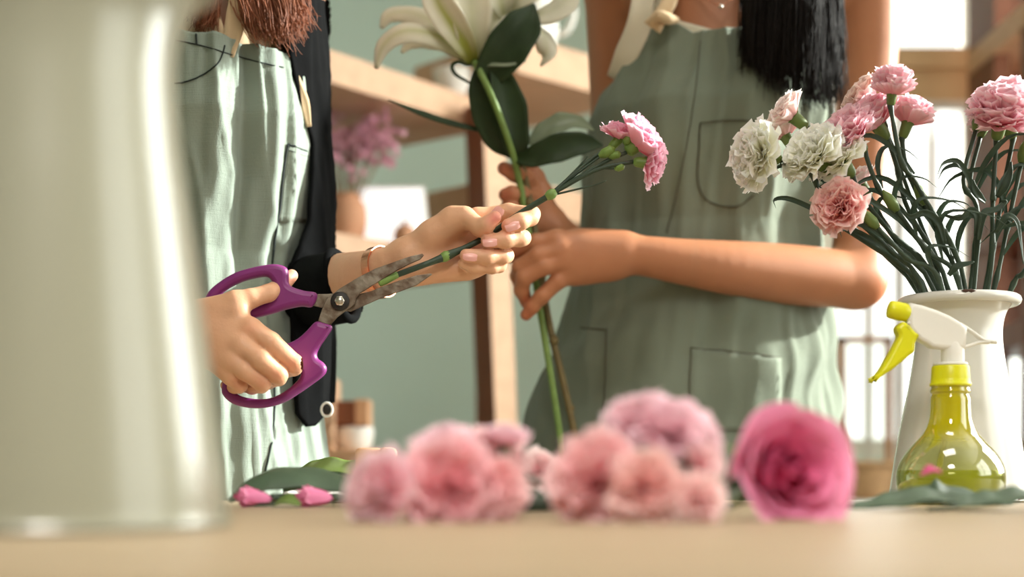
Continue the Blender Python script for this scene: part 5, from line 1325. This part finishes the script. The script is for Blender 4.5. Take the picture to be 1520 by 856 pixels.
# leaves lying about
def tleaf(label, pts, hw, m, nh=(0,-.25,1), cup=.25, wave=.12, seed=0, name='rose_leaf', stalk=True, gp=None):
    t = thing(name, label, 'leaf', pts[0], gp)
    obj('blade', *leafmesh(pts, hw, nh, cup, 30, 11, wave, seed), m, t, solid=.0008)
    e = np.array(pts[0]); dr = nrm(e-np.array(pts[1])); q_ = e+dr*.02; q_[2] = TZ+.0016
    if stalk: obj('stalk', *tube(cr([q_, e*.5+q_*.5, e+np.array([0,0,.0004])], 8), .0011, 6), M['stem'], t)
    return t
def T_(px, d, h): return np.array([(px-CX)/F*d, d, TZ+h])
tleaf('long grey green leaf lying in front of the spray bottle', [T_(1258,.80,.002), T_(1310,.81,.003), T_(1370,.82,.006), T_(1430,.83,.004), T_(1490,.84,.003)], [.003,.010,.016,.014,.002], M['roseleaf'], wave=.06, seed=1)
tleaf('grey green leaf at the right table front, folded upward', [T_(1330,.86,.003), T_(1372,.87,.006), T_(1400,.87,.008), T_(1440,.88,.005), T_(1500,.89,.003)], [.003,.009,.013,.010,.002], M['roseleaf'], (0,-.5,.9), .3, .08, 3)
tleaf('grey green leaf running out of the right side of picture', [T_(1420,.79,.003), T_(1470,.80,.005), T_(1530,.81,.007), T_(1590,.82,.004)], [.003,.012,.014,.002], M['roseleaf'], wave=.07, seed=6)
tleaf('dark leaf arching over the two deep pink rosebuds', [T_(575,.95,.010), T_(520,.95,.016), T_(450,.94,.022), T_(390,.93,.018), T_(340,.92,.004)], [.004,.012,.016,.012,.002], M['roseleaf'], (0,-.5,.9), -.2, .05, 2)
tleaf('dark leaf low behind the left pink cluster', [T_(600,1.0,.004), T_(550,1.0,.010), T_(480,1.0,.016), T_(420,1.0,.010)], [.003,.010,.012,.002], M['lilyleaf'], (0,-.5,.9), .2, .05, 4)
tleaf('olive leaf bundle lying at the back of the table left', [T_(440,1.13,.022), T_(480,1.13,.026), T_(530,1.13,.024), T_(572,1.13,.022)], [.004,.011,.010,.002], M['calyx'], (0,-.7,.7), .2, .1, 5, stalk=False)
tleaf('small green sepal leaf between the two rosebuds', [T_(408,.91,.002), T_(425,.905,.005), T_(446,.90,.002)], [.002,.006,.001], M['calyx'], (0,-.6,.8), .2, 0, 6)
pp_ = thing('wrapping_paper', 'crumpled white wrapping paper under the olive leaves', 'paper', T_(520,1.12,0))
V = []; nn = 16
for i in range(nn):
    for j in range(nn):
        x = (440+150*i/(nn-1)-CX)/F*1.13; y = 1.05+.12*j/(nn-1)
        V.append((x, y, TZ+.006+.014*j/(nn-1)*(.6+.4*math.sin(i*.9))+.004*noise.noise((i*.6,j*.6,0))))
obj('sheet', V, [(i*nn+j,(i+1)*nn+j,(i+1)*nn+j+1,i*nn+j+1) for i in range(nn-1) for j in range(nn-1)], M['paper'], pp_, solid=.0008)
V = np.array(V)
obj('fold', *tube([v+np.array([0,0,.002]) for v in V[nn-1::nn]], .0022, 8), M['paper'], pp_)
ck_ = thing('cork_block', 'small tan wooden block on the paper behind left cluster', 'block', T_(552,1.10,.022))
obj('block', *box((T_(530,1.1,0)[0],1.085,TZ+.020),(T_(568,1.1,0)[0],1.11,TZ+.042), bev=.003), M['wood_shelf'], ck_)
obj('block_end', *box((T_(566,1.1,0)[0],1.083,TZ+.0195),(T_(588,1.1,0)[0],1.112,TZ+.0425), bev=.003), M['wood_light'], ck_)
for i, (a, b, lb) in enumerate((((730,.78),(880,.80),'cut green stem lying behind the gap of the clusters'), ((745,.84),(860,.90),'second cut green stem lying between the two clusters'), ((760,.92),(900,.96),'third cut green stem lying at back between the clusters'))):
    t = thing('cut_stem', lb, 'stem', T_(a[0],a[1],.002), 'cut stems on the table')
    pp2 = cr([T_(a[0],a[1],.0022), T_((a[0]+b[0])/2,(a[1]+b[1])/2,.0026+.003*i), T_(b[0],b[1],.0022)], 14)
    obj('stalk', *tube(pp2, .0019, 8), M['stem'], t)
    obj('leaf', *leafmesh([pp2[4], pp2[4]+np.array([.012,-.004,.008]), pp2[4]+np.array([.03,-.004,.010])], [.001,.003,.0004], (0,-.5,1), .3, 10, 5), M['leaf'], t)
for i, (px, d, lb) in enumerate(((1366,.80,'tiny pink petal on the leaf before the spray bottle'), (1512,1.08,'fallen pink petal at the foot of the white vase'))):
    c = T_(px, d, .020 if i == 0 else .002)
    t = thing('fallen_petal', lb, 'petal', c)
    V, Fc = leafmesh([c, c+np.array([.005,-.002,.003]), c+np.array([.011,-.002,.002])], [.001,.004,.002], (0,-.5,1), .4, 10, 5, .2)
    obj('blade', V, Fc, M['rosepetal'], t, solid=.0006, tint=np.tile(np.array(lin((214,96,140))[:3]), (len(V),1)))
